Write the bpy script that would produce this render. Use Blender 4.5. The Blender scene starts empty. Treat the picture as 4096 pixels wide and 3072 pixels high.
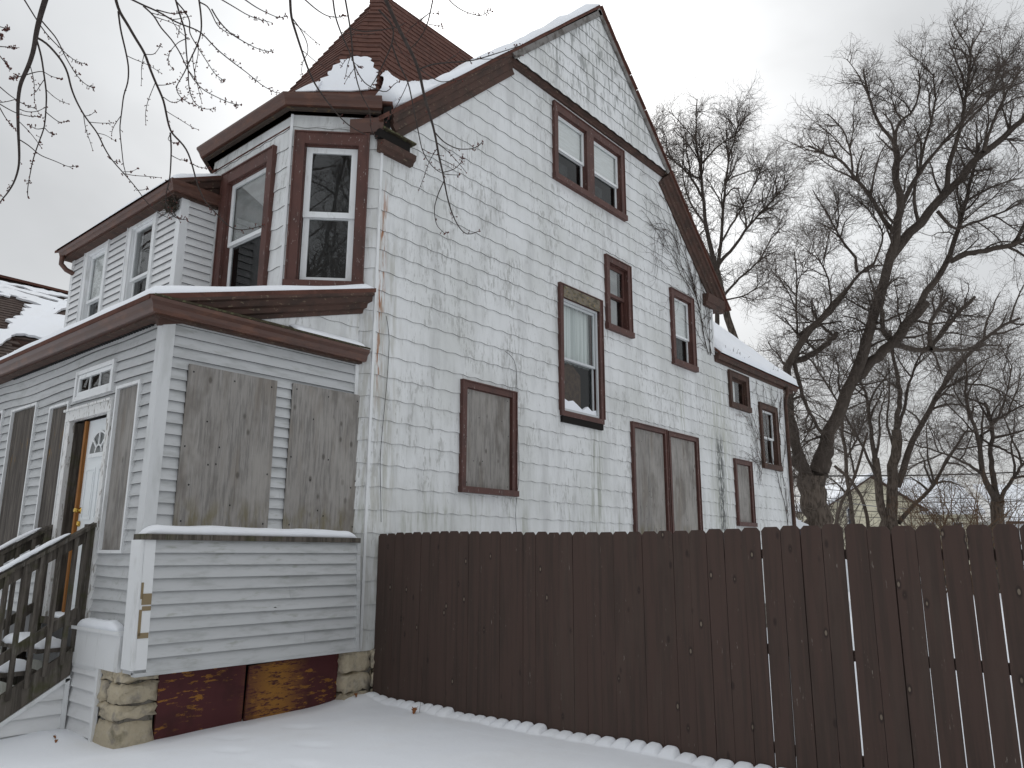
import bpy, math, random
import numpy as np
from mathutils import Vector, Matrix
from mathutils.geometry import tessellate_polygon
random.seed(7); rng = np.random.default_rng(7)
scene = bpy.context.scene
COL = scene.collection

# ------------------------------------------------------------------ camera
CAM = np.array([7.08, -5.765, 1.6])
FPX, PITCH, ROLL, YAW = 3073.0, math.radians(12.3665), math.radians(0.19935), math.radians(40.1516)
_h = np.array([-math.sin(YAW), math.cos(YAW), 0.0]); _r0 = np.array([math.cos(YAW), math.sin(YAW), 0.0]); _u = np.array([0, 0, 1.0])
FW = _h * math.cos(PITCH) + _u * math.sin(PITCH); _up = -_h * math.sin(PITCH) + _u * math.cos(PITCH)
RT = _r0 * math.cos(ROLL) + _up * math.sin(ROLL); UP = _up * math.cos(ROLL) - _r0 * math.sin(ROLL)
cd = bpy.data.cameras.new("camera"); cam = bpy.data.objects.new("camera", cd); COL.objects.link(cam)
cd.sensor_fit = 'HORIZONTAL'; cd.sensor_width = 36.0; cd.lens = FPX / 4096 * 36.0
cd.clip_start = 0.05; cd.clip_end = 3000
cam.matrix_world = Matrix(((RT[0], UP[0], -FW[0], CAM[0]), (RT[1], UP[1], -FW[1], CAM[1]), (RT[2], UP[2], -FW[2], CAM[2]), (0, 0, 0, 1)))
scene.camera = cam

def at(x, y, depth):
    """World point seen at photo pixel (4096 x 3072) at a distance along the optical axis."""
    d = (x - 2048) / FPX * RT - (y - 1536) / FPX * UP + FW
    return CAM + d * depth

# ------------------------------------------------------------------ sky, sun, exposure
SUN_AZ = math.radians(40)      # left of +Y
SUN_EL = math.radians(34)
SDIR = Vector((-math.sin(SUN_AZ) * math.cos(SUN_EL), math.cos(SUN_AZ) * math.cos(SUN_EL), math.sin(SUN_EL)))
world = bpy.data.worlds.new("World"); scene.world = world; world.use_nodes = True
nt = world.node_tree; N = nt.nodes; L = nt.links; N.clear()
out = N.new("ShaderNodeOutputWorld"); bg = N.new("ShaderNodeBackground"); bg.inputs[1].default_value = 0.1
sky = N.new("ShaderNodeTexSky"); sky.sky_type = 'NISHITA'; sky.sun_disc = False
sky.sun_elevation = SUN_EL; sky.sun_rotation = -SUN_AZ; sky.air_density = 1.0; sky.dust_density = 3.0; sky.ozone_density = 1.0
tc = N.new("ShaderNodeTexCoord")
def wmath(op, a, b=None, c=None, clamp=False):
    n = N.new("ShaderNodeMath"); n.operation = op; n.use_clamp = clamp
    for i, v in enumerate((a, b, c)):
        if v is None: continue
        if isinstance(v, (int, float)): n.inputs[i].default_value = v
        else: L.new(v, n.inputs[i])
    return n.outputs[0]
def wmix(f, a, b):
    n = N.new("ShaderNodeMix"); n.data_type = 'RGBA'
    for i, v in ((0, f), (6, a), (7, b)):
        if isinstance(v, (int, float)): n.inputs[i].default_value = v
        elif isinstance(v, tuple): n.inputs[i].default_value = (*v, 1)
        else: L.new(v, n.inputs[i])
    return n.outputs[2]
dot = N.new("ShaderNodeVectorMath"); dot.operation = 'DOT_PRODUCT'; dot.inputs[1].default_value = SDIR
L.new(tc.outputs['Generated'], dot.inputs[0])
ca = wmath('MAXIMUM', dot.outputs['Value'], 0.0)
cn = N.new("ShaderNodeTexNoise"); cn.inputs['Scale'].default_value = 1.7; cn.inputs['Detail'].default_value = 5; cn.inputs['Roughness'].default_value = 0.5
cn.inputs['Distortion'].default_value = 0.35
mp = N.new("ShaderNodeMapping"); mp.inputs['Scale'].default_value = (1.0, 1.0, 2.1); mp.inputs['Location'].default_value = (0.4, 0.9, 0.2)
L.new(tc.outputs['Generated'], mp.inputs[0]); L.new(mp.outputs[0], cn.inputs['Vector'])
cl = wmath('SUBTRACT', cn.outputs['Fac'], 0.5)
glow = wmath('POWER', ca, 30.0)                                   # the sun's glow through the cloud layer
wide = wmath('POWER', ca, 3.0)
gl = wmath('MULTIPLY', glow, wmath('ADD', 1.0, wmath('MULTIPLY', cl, 1.6)))
lum = wmath('ADD', wmath('ADD', 5.4, wmath('MULTIPLY', wide, .5)), wmath('MULTIPLY', gl, 10.0))
lum = wmath('MULTIPLY', lum, wmath('ADD', 1.0, wmath('MULTIPLY', cl, .8)))
sepw = N.new('ShaderNodeSeparateXYZ'); L.new(tc.outputs['Generated'], sepw.inputs[0])
lum = wmath('MULTIPLY', lum, wmath('ADD', 0.97, wmath('MULTIPLY', wmath('POWER', wmath('MAXIMUM', sepw.outputs[2], 0.0), 3.0), 1.1)))   # overcast: brightest overhead
comb = N.new("ShaderNodeCombineColor")
L.new(wmath('MULTIPLY', lum, 0.965), comb.inputs[0]); L.new(wmath('MULTIPLY', lum, 0.99), comb.inputs[1]); L.new(wmath('MULTIPLY', lum, 1.01), comb.inputs[2])
L.new(wmix(0.94, sky.outputs[0], comb.outputs[0]), bg.inputs[0]); L.new(bg.outputs[0], out.inputs[0])
sl = bpy.data.lights.new("sun", 'SUN'); sl.energy = 0.5; sl.angle = math.radians(22); sl.color = (1.0, 0.96, 0.9)
so = bpy.data.objects.new("sun", sl); COL.objects.link(so); so.rotation_euler = (-SDIR).to_track_quat('-Z', 'Y').to_euler()
scene.view_settings.view_transform = 'Standard'; scene.view_settings.look = 'None'; scene.view_settings.gamma = 1.0
scene.view_settings.use_curve_mapping = False; scene.view_settings.exposure = 0.20
scene.cycles.max_bounces = 8; scene.cycles.transparent_max_bounces = 24; scene.cycles.use_denoising = True

# ------------------------------------------------------------------ materials
def material(name, base, rough=0.8, spec=0.3, layers=(), rand=0.0, bump=(), metal=0.0):
    """Procedural material in world position. layer: dict(c, s=(sx,sy,sz), lo, hi, k, det, box=((axis,lo,hi,soft),...), vor)"""
    m = bpy.data.materials.new(name); m.use_nodes = True
    n = m.node_tree.nodes; l = m.node_tree.links
    b = n["Principled BSDF"]; b.inputs['Roughness'].default_value = rough; b.inputs['Specular IOR Level'].default_value = spec; b.inputs['Metallic'].default_value = metal
    geo = n.new("ShaderNodeNewGeometry"); pos = geo.outputs['Position']
    def val(x, sock):
        if isinstance(x, (int, float)): sock.default_value = x
        elif isinstance(x, tuple): sock.default_value = (*x, 1)
        else: l.new(x, sock)
    def mth(op, a, c=None, clamp=False):
        q = n.new("ShaderNodeMath"); q.operation = op; q.use_clamp = clamp; val(a, q.inputs[0])
        if c is not None: val(c, q.inputs[1])
        return q.outputs[0]
    def tex(s, det=4, off=0.0, vor=False, rgh=0.6, dist=0.0):
        mpn = n.new("ShaderNodeMapping"); mpn.inputs['Scale'].default_value = s; mpn.inputs['Location'].default_value = (off, off * 1.7, off * .6)
        l.new(pos, mpn.inputs[0])
        if vor:
            t = n.new("ShaderNodeTexVoronoi"); t.inputs['Scale'].default_value = 1; l.new(mpn.outputs[0], t.inputs['Vector']); return t.outputs['Distance']
        t = n.new("ShaderNodeTexNoise"); t.inputs['Scale'].default_value = 1; t.inputs['Detail'].default_value = det; t.inputs['Roughness'].default_value = rgh; t.inputs['Distortion'].default_value = dist
        l.new(mpn.outputs[0], t.inputs['Vector']); return t.outputs['Fac']
    def rng_(x, lo, hi):
        q = n.new("ShaderNodeMapRange"); l.new(x, q.inputs[0]); q.inputs[1].default_value = lo; q.inputs[2].default_value = hi; q.interpolation_type = 'SMOOTHSTEP'
        return q.outputs[0]
    sep = n.new("ShaderNodeSeparateXYZ"); l.new(pos, sep.inputs[0])
    cur = base
    for i, La in enumerate(layers):
        f = tex(La['s'], La.get('det', 4), 3.1 * (i + 1) + La.get('off', 0), La.get('vor', False), La.get('rgh', .6), La.get('dist', 0.0))
        f = rng_(f, La['lo'], La['hi'])
        if 's2' in La:
            f = mth('MULTIPLY', f, rng_(tex(La['s2'], 3, 7.7 * (i + 1)), La.get('lo2', .45), La.get('hi2', .6)))
        for (ax, lo, hi, soft) in La.get('box', ()):
            o = sep.outputs['xyz'.index(ax)]
            f = mth('MULTIPLY', f, rng_(o, lo - soft, lo + soft)); f = mth('MULTIPLY', f, rng_(o, hi + soft, hi - soft))
        f = mth('MULTIPLY', f, La.get('k', 1.0))
        q = n.new("ShaderNodeMix"); q.data_type = 'RGBA'; l.new(f, q.inputs[0]); val(cur, q.inputs[6]); val(La['c'], q.inputs[7]); cur = q.outputs[2]
    if rand:
        oi = n.new("ShaderNodeObjectInfo"); h = n.new("ShaderNodeHueSaturation")
        l.new(mth('ADD', 1 - rand, mth('MULTIPLY', oi.outputs['Random'], 2 * rand)), h.inputs['Value']); val(cur, h.inputs['Color']); cur = h.outputs[0]
    val(cur, b.inputs['Base Color'])
    prev = None
    for (s, strength, dist) in bump:
        bn = n.new("ShaderNodeBump"); bn.inputs['Strength'].default_value = strength; bn.inputs['Distance'].default_value = dist
        l.new(tex(s, 5, 11.0), bn.inputs['Height'])
        if prev: l.new(prev, bn.inputs['Normal'])
        prev = bn.outputs[0]
    if prev: l.new(prev, b.inputs['Normal'])
    return m

def glass_mat(name, refl, tint=(0.9, 0.95, 0.95), rough=0.01, bumpy=0.25):
    m = bpy.data.materials.new(name); m.use_nodes = True; n = m.node_tree.nodes; l = m.node_tree.links; n.clear()
    o = n.new("ShaderNodeOutputMaterial"); t = n.new("ShaderNodeBsdfTransparent"); t.inputs[0].default_value = (*tint, 1)
    g = n.new("ShaderNodeBsdfGlossy"); g.inputs['Roughness'].default_value = rough
    ge = n.new("ShaderNodeNewGeometry"); dt = n.new("ShaderNodeVectorMath"); dt.operation = 'DOT_PRODUCT'; l.new(ge.outputs['Normal'], dt.inputs[0]); l.new(ge.outputs['Incoming'], dt.inputs[1])
    def q(op, x, y):
        k = n.new("ShaderNodeMath"); k.operation = op; k.use_clamp = op == 'ADD'
        for i, v in enumerate((x, y)):
            if isinstance(v, float): k.inputs[i].default_value = v
            elif v is not None: l.new(v, k.inputs[i])
        return k.outputs[0]
    sch = q('POWER', q('SUBTRACT', 1.0, q('ABSOLUTE', dt.outputs['Value'], None)), 5.0)
    fac = q('ADD', q('MULTIPLY', sch, .9), .04 + refl)
    nz = n.new("ShaderNodeTexNoise"); nz.inputs['Scale'].default_value = 2.0; bp = n.new("ShaderNodeBump"); bp.inputs['Strength'].default_value = bumpy; bp.inputs['Distance'].default_value = 0.02
    l.new(ge.outputs['Position'], nz.inputs['Vector']); l.new(nz.outputs[0], bp.inputs['Height']); l.new(bp.outputs[0], g.inputs['Normal'])
    mx = n.new("ShaderNodeMixShader"); l.new(fac, mx.inputs[0]); l.new(t.outputs[0], mx.inputs[1]); l.new(g.outputs[0], mx.inputs[2]); l.new(mx.outputs[0], o.inputs[0])
    return m

MT = {}
GRY = (.36, .36, .34)
MT['shingle'] = material('white_painted_shingle', (.73, .74, .742), .7, .25, [
    dict(c=(.54, .55, .525), s=(.9, .9, .7), lo=.42, hi=.68, k=.6, det=5),                                # broad grime
    dict(c=(.50, .505, .50), s=(5, 5, .9), lo=.44, hi=.70, k=.6, det=6),                                  # rain streaks
    dict(c=(.40, .40, .385), s=(22, 22, 5), lo=.525, hi=.60, k=.7, det=6, s2=(.9, .9, .8), lo2=.46, hi2=.58, rgh=.7),  # worn paint
    dict(c=(.34, .345, .33), s=(60, 60, 9), lo=.60, hi=.66, k=.7, det=5, s2=(1.6, 1.6, 1.2), lo2=.5, hi2=.62),
    dict(c=(.37, .37, .355), s=(26, 26, 6), lo=.50, hi=.57, k=.75, det=7, rgh=.72, s2=(1.4, 1.4, 1.1), lo2=.48, hi2=.60, box=(('y', .6, 5.2, .7), ('z', 3.0, 7.2, .7))),
    dict(c=(.42, .43, .38), s=(14, 14, 1.2), lo=.47, hi=.66, k=.8, det=5, box=(('z', 1.4, 2.6, .5),), s2=(2.5, 2.5, 1), lo2=.4, hi2=.6),
    dict(c=(.33, .34, .29), s=(18, 18, 1.0), lo=.44, hi=.62, k=.7, det=4, box=(('y', 4.62, 4.95, .1), ('z', 1.6, 3.65, .3))),
    dict(c=(.38, .39, .33), s=(18, 18, 1.0), lo=.44, hi=.6, k=.7, det=4, box=(('y', 7.75, 7.95, .08), ('z', 3.9, 5.0, .3))),
    dict(c=(.43, .44, .38), s=(18, 18, 1.0), lo=.4, hi=.62, k=.8, det=4, box=(('y', 9.0, 10.0, .35), ('z', 1.8, 5.3, .4))),
    dict(c=(.10, .105, .10), s=(20, 20, 5), lo=.41, hi=.50, k=.92, det=6, box=(('y', 9.28, 9.6, .12), ('z', 1.9, 4.0, .25))),
    dict(c=(.30, .11, .03), s=(30, 30, 2.6), lo=.47, hi=.60, k=.95, det=5, box=(('y', .05, .15, .03), ('x', -.02, .2, .01), ('z', 3.5, 6.0, .4))),
    dict(c=(.43, .42, .37), s=(14, 14, 1.6), lo=.44, hi=.64, k=.6, det=5, box=(('y', -.3, .42, .15), ('z', .4, 5.6, .8))),
    dict(c=(.24, .25, .24), s=(13, 13, 2.2), lo=.50, hi=.60, k=.75, det=6, box=(('y', 2.9, 6.8, .6), ('z', 9.5, 11.4, .4))),
], rand=.012, bump=[((60, 60, 6), .25, .004), ((9, 9, 9), .15, .01)])
MT['shingle_edge'] = material('shingle_edge', (.20, .195, .185), .95, .1)  # bare grimy butt edge, kept dark to paint the shadow gap under each course
MT['wallback'] = material('wall_sheathing', (.06, .055, .05), .95, .1)
MT['vinyl'] = material('white_vinyl_siding', (.70, .715, .725), .45, .35, [
    dict(c=(.40, .41, .40), s=(3, 3, 12), lo=.48, hi=.75, k=.5, det=5), dict(c=(.36, .37, .35), s=(25, 25, 25), lo=.55, hi=.7, k=.35, det=5)], rand=.03, bump=[((90, 12, 90), .1, .002)])
MT['vinyl_clean'] = material('clean_vinyl_siding', (.76, .765, .77), .4, .35, [dict(c=(.55, .55, .53), s=(3, 3, 9), lo=.5, hi=.75, k=.4)], rand=.025)
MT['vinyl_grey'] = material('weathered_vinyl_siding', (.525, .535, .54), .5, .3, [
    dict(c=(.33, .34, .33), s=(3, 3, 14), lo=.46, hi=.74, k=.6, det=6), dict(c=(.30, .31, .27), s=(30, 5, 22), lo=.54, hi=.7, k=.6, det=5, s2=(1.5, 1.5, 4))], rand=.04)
MT['vinyl_edge'] = material('siding_edge', (.16, .16, .16), .7, .2)  # dark tone paints the shadow lines under the laps; also backs the siding
MT['whitetrim'] = material('white_trim', (.74, .75, .755), .5, .35, [dict(c=(.45, .45, .43), s=(8, 8, 2), lo=.52, hi=.72, k=.6, det=5)])
MT['oldwhite'] = material('peeling_white_trim', (.70, .70, .69), .6, .3, [dict(c=(.26, .24, .21), s=(30, 30, 9), lo=.55, hi=.62, k=.85, det=6)])
MT['brown'] = material('brown_trim_paint', (.094, .041, .033), .55, .35, [
    dict(c=(.06, .030, .025), s=(6, 6, 3), lo=.42, hi=.7, k=.7, det=5), dict(c=(.34, .31, .29), s=(45, 45, 14), lo=.63, hi=.69, k=.75, det=5)], rand=.06)
MT['brown_old'] = material('weathered_brown_trim', (.078, .043, .033), .7, .25, [
    dict(c=(.045, .030, .024), s=(10, 4, 4), lo=.42, hi=.66, k=.85, det=6), dict(c=(.20, .16, .11), s=(40, 14, 30), lo=.60, hi=.68, k=.75, det=6)])
MT['gutter'] = material('brown_gutter', (.092, .044, .032), .38, .45, [
    dict(c=(.16, .07, .042), s=(4, 4, 12), lo=.48, hi=.7, k=.7, det=5), dict(c=(.06, .033, .026), s=(3, 3, 5), lo=.5, hi=.72, k=.7, det=4)])
MT['dark'] = material('cavity_shade_black', (.018, .016, .015), .95, .1)  # near-black colour painting the darkness of hollows onto solid blocks
MT['soffit'] = material('dirty_soffit', (.055, .043, .036), .9, .1, [dict(c=(.22, .15, .06), s=(12, 12, 30), lo=.6, hi=.7, k=.6)])
MT['ply'] = material('weathered_plywood', (.285, .268, .25), .85, .15, [
    dict(c=(.155, .147, .138), s=(30, 30, 2.6), lo=.42, hi=.62, k=.75, det=7, rgh=.7), dict(c=(.36, .345, .33), s=(70, 70, 3.5), lo=.52, hi=.68, k=.6, det=6),
    dict(c=(.19, .16, .13), s=(6, 6, .9), lo=.5, hi=.68, k=.5, det=4), dict(c=(.09, .08, .07), s=(5.2, 5.2, 3.0), lo=.15, hi=.05, k=.8, vor=True), dict(c=(.36, .34, .315), s=(2.2, 2.2, 1.1), lo=.46, hi=.66, k=.5), dict(c=(.13, .115, .10), s=(2.6, 2.6, 1.4), lo=.52, hi=.70, k=.6),
    dict(c=(.15, .125, .055), s=(9, 9, 3), lo=.42, hi=.66, k=.6, det=5, box=(('z', 1.7, 2.05, .12), ('x', -.3, .1, .02)))], rand=.08, bump=[((70, 70, 3), .35, .003)])
MT['ply_dark'] = material('wet_dark_plywood', (.12, .105, .092), .8, .2, [
    dict(c=(.05, .043, .038), s=(24, 24, 1.2), lo=.42, hi=.6, k=.85, det=7, rgh=.7), dict(c=(.24, .21, .18), s=(45, 45, 2.2), lo=.55, hi=.68, k=.55, det=6),
    dict(c=(.28, .15, .03), s=(30, 30, 3), lo=.6, hi=.66, k=.9, det=5, box=(('z', 2.65, 2.95, .1),))], rand=.08, bump=[((70, 70, 3), .3, .003)])
MT['rawwood'] = material('bare_orange_wood', (.30, .125, .03), .65, .25, [dict(c=(.15, .06, .02), s=(40, 40, 2), lo=.45, hi=.65, k=.8, det=6)])
MT['greywood'] = material('weathered_grey_lumber', (.12, .105, .09), .85, .15, [
    dict(c=(.05, .043, .036), s=(26, 26, 2.2), lo=.42, hi=.62, k=.85, det=7), dict(c=(.21, .20, .18), s=(50, 50, 4), lo=.56, hi=.7, k=.6, det=6),
    dict(c=(.06, .065, .025), s=(5, 5, 5), lo=.5, hi=.7, k=.6, det=4)], rand=.12, bump=[((60, 60, 4), .3, .003)])
MT['fence'] = material('brown_stained_picket', (.079, .053, .045), .85, .15, [
    dict(c=(.054, .042, .036), s=(22, 22, 1.1), lo=.42, hi=.64, k=.6, det=6), dict(c=(.084, .062, .052), s=(5, 5, 1.0), lo=.5, hi=.7, k=.5, det=4),
    dict(c=(.27, .24, .21), s=(110, 110, 11), lo=.66, hi=.71, k=.9, det=4, s2=(4, 4, 3), lo2=.54, hi2=.62),
    dict(c=(.028, .022, .02), s=(7.2, 7.2, 3.4), lo=.17, hi=.08, k=.65, vor=True),
    dict(c=(.22, .18, .14), s=(7.2, 7.2, 3.4), lo=.075, hi=.05, k=.85, vor=True, off=-3.1)], rand=.03, bump=[((60, 60, 2), .3, .002)])
MT['maroon'] = material('peeling_maroon_plywood', (.088, .026, .028), .7, .25, [
    dict(c=(.34, .155, .03), s=(7, 7, 30), lo=.56, hi=.585, k=.95, det=7, s2=(2.6, 2.6, 3.4), lo2=.47, hi2=.56, rgh=.65),
    dict(c=(.05, .018, .017), s=(4, 4, 4), lo=.45, hi=.7, k=.6), dict(c=(.36, .17, .035), s=(8, 8, 40), lo=.45, hi=.49, k=.9, det=8, rgh=.75, box=(('y', -1.2, -.75, .22), ('z', -.3, .5, .03)))], bump=[((20, 20, 60), .3, .003)])
MT['stone'] = material('old_limestone', (.52, .45, .33), .9, .15, [
    dict(c=(.24, .22, .20), s=(7, 7, 7), lo=.48, hi=.68, k=.75, det=7), dict(c=(.55, .49, .39), s=(16, 16, 16), lo=.5, hi=.7, k=.7, det=6),
    dict(c=(.12, .11, .06), s=(4, 4, 4), lo=.58, hi=.72, k=.6)], rand=.12, bump=[((22, 22, 22), .9, .02), ((7, 7, 7), .7, .04)])
MT['mortar'] = material('grey_mortar', (.20, .185, .16), .95, .1, [dict(c=(.09, .085, .07), s=(20, 20, 20), lo=.45, hi=.65)], bump=[((30, 30, 30), .6, .01)])
MT['rooftile'] = material('brown_asphalt_shingle', (.115, .053, .040), .9, .15, [
    dict(c=(.065, .032, .026), s=(3, 3, 9), lo=.42, hi=.66, k=.7, det=4), dict(c=(.14, .068, .052), s=(9, 9, 9), lo=.5, hi=.7, k=.7, det=4), dict(c=(.13, .10, .085), s=(160, 160, 160), lo=.6, hi=.7, k=.5, det=2)])
MT['rooftile_grey'] = material('faded_brown_asphalt_shingle', (.085, .062, .053), .9, .15, [
    dict(c=(.05, .037, .034), s=(4, 4, 9), lo=.42, hi=.66, k=.7, det=4), dict(c=(.12, .09, .078), s=(9, 9, 12), lo=.5, hi=.7, k=.7, det=4)])
MT['snow'] = material('snow', (.865, .888, .93), .65, .2, [dict(c=(.83, .84, .86), s=(1.2, 1.2, 1.2), lo=.45, hi=.7, k=.6)], bump=[((6, 6, 6), .25, .02), ((60, 60, 60), .15, .003)])
MT['alu'] = material('aluminium_sash', (.55, .57, .58), .4, .5)
MT['whitesash'] = material('white_vinyl_sash', (.76, .775, .78), .4, .4, [dict(c=(.5, .5, .48), s=(12, 12, 4), lo=.55, hi=.72, k=.5)])
MT['glass'] = glass_mat('window_glass', .02, (.97, .98, .98), .01, .06)
MT['glass_dark'] = glass_mat('screened_glass', .0, (.68, .69, .69), .02, .06)
MT['room'] = material('dim_room', (.07, .07, .07), .95, .1)
MT['blind'] = material('white_blind', (.72, .73, .72), .8, .2, [dict(c=(.6, .6, .58), s=(3, 3, 40), lo=.4, hi=.6, k=.6)])
MT['dim'] = material('grey_reflection_shade', (.34, .345, .34), .9, .1, [dict(c=(.26, .26, .255), s=(2, 2, 5), lo=.4, hi=.65)])  # pane grey imitating reflected sky
MT['curtain'] = material('pale_curtain', (.66, .70, .68), .85, .2, [dict(c=(.42, .46, .45), s=(22, 22, .6), lo=.42, hi=.62, k=.8, det=2)])
MT['screen'] = material('grey_screen_panel', (.16, .165, .165), .9, .1, [dict(c=(.10, .105, .105), s=(9, 9, 9), lo=.4, hi=.62)])
MT['tan'] = material('tan_board', (.30, .19, .12), .85, .2, [dict(c=(.2, .12, .08), s=(14, 14, 14), lo=.42, hi=.62)])
MT['door'] = material('white_door_paint', (.76, .79, .80), .4, .4)
MT['brass'] = material('brass', (.65, .42, .10), .25, .5, metal=1.0)
MT['tape'] = material('tan_tape', (.25, .19, .11), .6, .3)
MT['grime'] = material('black_speck', (.02, .02, .02), .8, .2)
MT['bark'] = material('brown_bark', (.14, .113, .092), .95, .1, [
    dict(c=(.055, .044, .036), s=(14, 14, 2.2), lo=.42, hi=.6, k=.85, det=6), dict(c=(.23, .19, .155), s=(24, 24, 3), lo=.56, hi=.7, k=.6, det=5)], bump=[((16, 16, 2.5), .9, .05)])
MT['bark_dark'] = material('dark_bark', (.078, .064, .054), .95, .1, [dict(c=(.13, .108, .09), s=(12, 12, 3), lo=.5, hi=.68, k=.7, det=5)], bump=[((16, 16, 3), .6, .04)])
MT['twig'] = material('dark_twigs', (.115, .095, .082), .95, .1)
MT['maple'] = material('maple_branch_bark', (.048, .038, .034), .85, .2, [dict(c=(.08, .066, .06), s=(30, 30, 30), lo=.5, hi=.65, k=.6)])
MT['bud'] = material('red_buds', (.11, .03, .022), .7, .3)
MT['vine'] = material('dry_vine', (.05, .036, .03), .9, .1)
MT['vineleaf'] = material('dry_red_vine_leaves', (.14, .045, .025), .85, .15)
MT['cream'] = material('cream_clapboard', (.66, .62, .48), .7, .2, [dict(c=(.56, .52, .40), s=(.6, .6, 9), lo=.45, hi=.6, k=.8, det=2)])
MT['greyhouse'] = material('pale_grey_wall', (.62, .63, .64), .8, .2)
MT['wire'] = material('black_cable', (.02, .02, .022), .6, .3)
MT['wire_pale'] = material('grey_cable', (.30, .30, .31), .6, .3)
MT['leaf'] = material('dead_oak_leaf', (.22, .085, .03), .8, .2)
MT['nest'] = material('dry_grass_nest', (.10, .085, .065), .95, .1, [dict(c=(.05, .042, .035), s=(60, 60, 60), lo=.42, hi=.6)])
MT['carpaint'] = material('white_car_paint', (.72, .74, .76), .25, .5)
MT['carglass'] = material('dark_car_glass', (.02, .03, .05), .1, .5)
MT['rubber'] = material('black_rubber', (.02, .02, .02), .8, .2)
MT['concrete'] = material('grey_block_wall', (.30, .30, .27), .9, .1, [dict(c=(.19, .19, .16), s=(3, 3, 3), lo=.45, hi=.65, k=.8, det=6)])

# ------------------------------------------------------------------ mesh helpers
def link_mesh(name, verts, faces, mats, parent=None, midx=None, smooth=False):
    me = bpy.data.meshes.new(name); me.from_pydata([tuple(map(float, v)) for v in verts], [], faces)
    for m in (mats if isinstance(mats, (list, tuple)) else [mats]): me.materials.append(MT[m] if isinstance(m, str) else m)
    if midx is not None: me.polygons.foreach_set('material_index', midx)
    if smooth: me.polygons.foreach_set('use_smooth', [True] * len(me.polygons))
    me.update()
    o = bpy.data.objects.new(name, me); COL.objects.link(o)
    if parent is not None: o.parent = parent; o.matrix_parent_inverse = Matrix.Translation(parent_origin(parent)).inverted()
    return o
def parent_origin(p): return p.location if p.parent is None else Vector((0, 0, 0))
def tag(o, label=None, cat=None, group=None, kind=None):
    if label: o['label'] = label
    if cat: o['category'] = cat
    if group: o['group'] = group
    if kind: o['kind'] = kind
    return o
def thing(name, label, cat, loc=(0, 0, 0), group=None):
    o = bpy.data.objects.new(name, None); COL.objects.link(o); o.location = loc; o.empty_display_size = .2
    return tag(o, label, cat, group)

class Frame:
    def __init__(s, o, u, n, tilt=0.0, zref=0.0):
        s.o = np.array(o, float); s.u = np.array(u, float); s.u /= np.linalg.norm(s.u); s.n = np.array(n, float); s.n /= np.linalg.norm(s.n); s.tilt = tilt; s.zref = zref
    def P(s, u, z, d=0.0):
        return s.o + s.u * u + s.n * (d + s.tilt * (s.zref - z)) + np.array([0, 0, z])
R2 = math.sqrt(.5)
SIDE = Frame((0, 0, 0), (0, 1, 0), (1, 0, 0))
CHAM = Frame((-.785, -.785, 0), (1, 1, 0), (1, -1, 0))
BAYF = Frame((-2.725, -.785, 0), (1, 0, 0), (0, -1, 0))
BAYL = Frame((-3.51, 0, 0), (1, -1, 0), (-1, -1, 0))
FRONT = Frame((0, 0, 0), (1, 0, 0), (0, -1, 0))
PSIDE = Frame((-.12, -2.45, 0), (0, 1, 0), (1, 0, 0))
PFRONT = Frame((0, -2.45, 0), (1, 0, 0), (0, -1, 0))
SFRONT = Frame((0, -1.3, 0), (1, 0, 0), (0, -1, 0))
SRIGHT = Frame((-2.5, -1.3, 0), (0, 1, 0), (1, 0, 0))
SLEFT = Frame((-6.1, 0, 0), (0, -1, 0), (-1, 0, 0))

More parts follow.
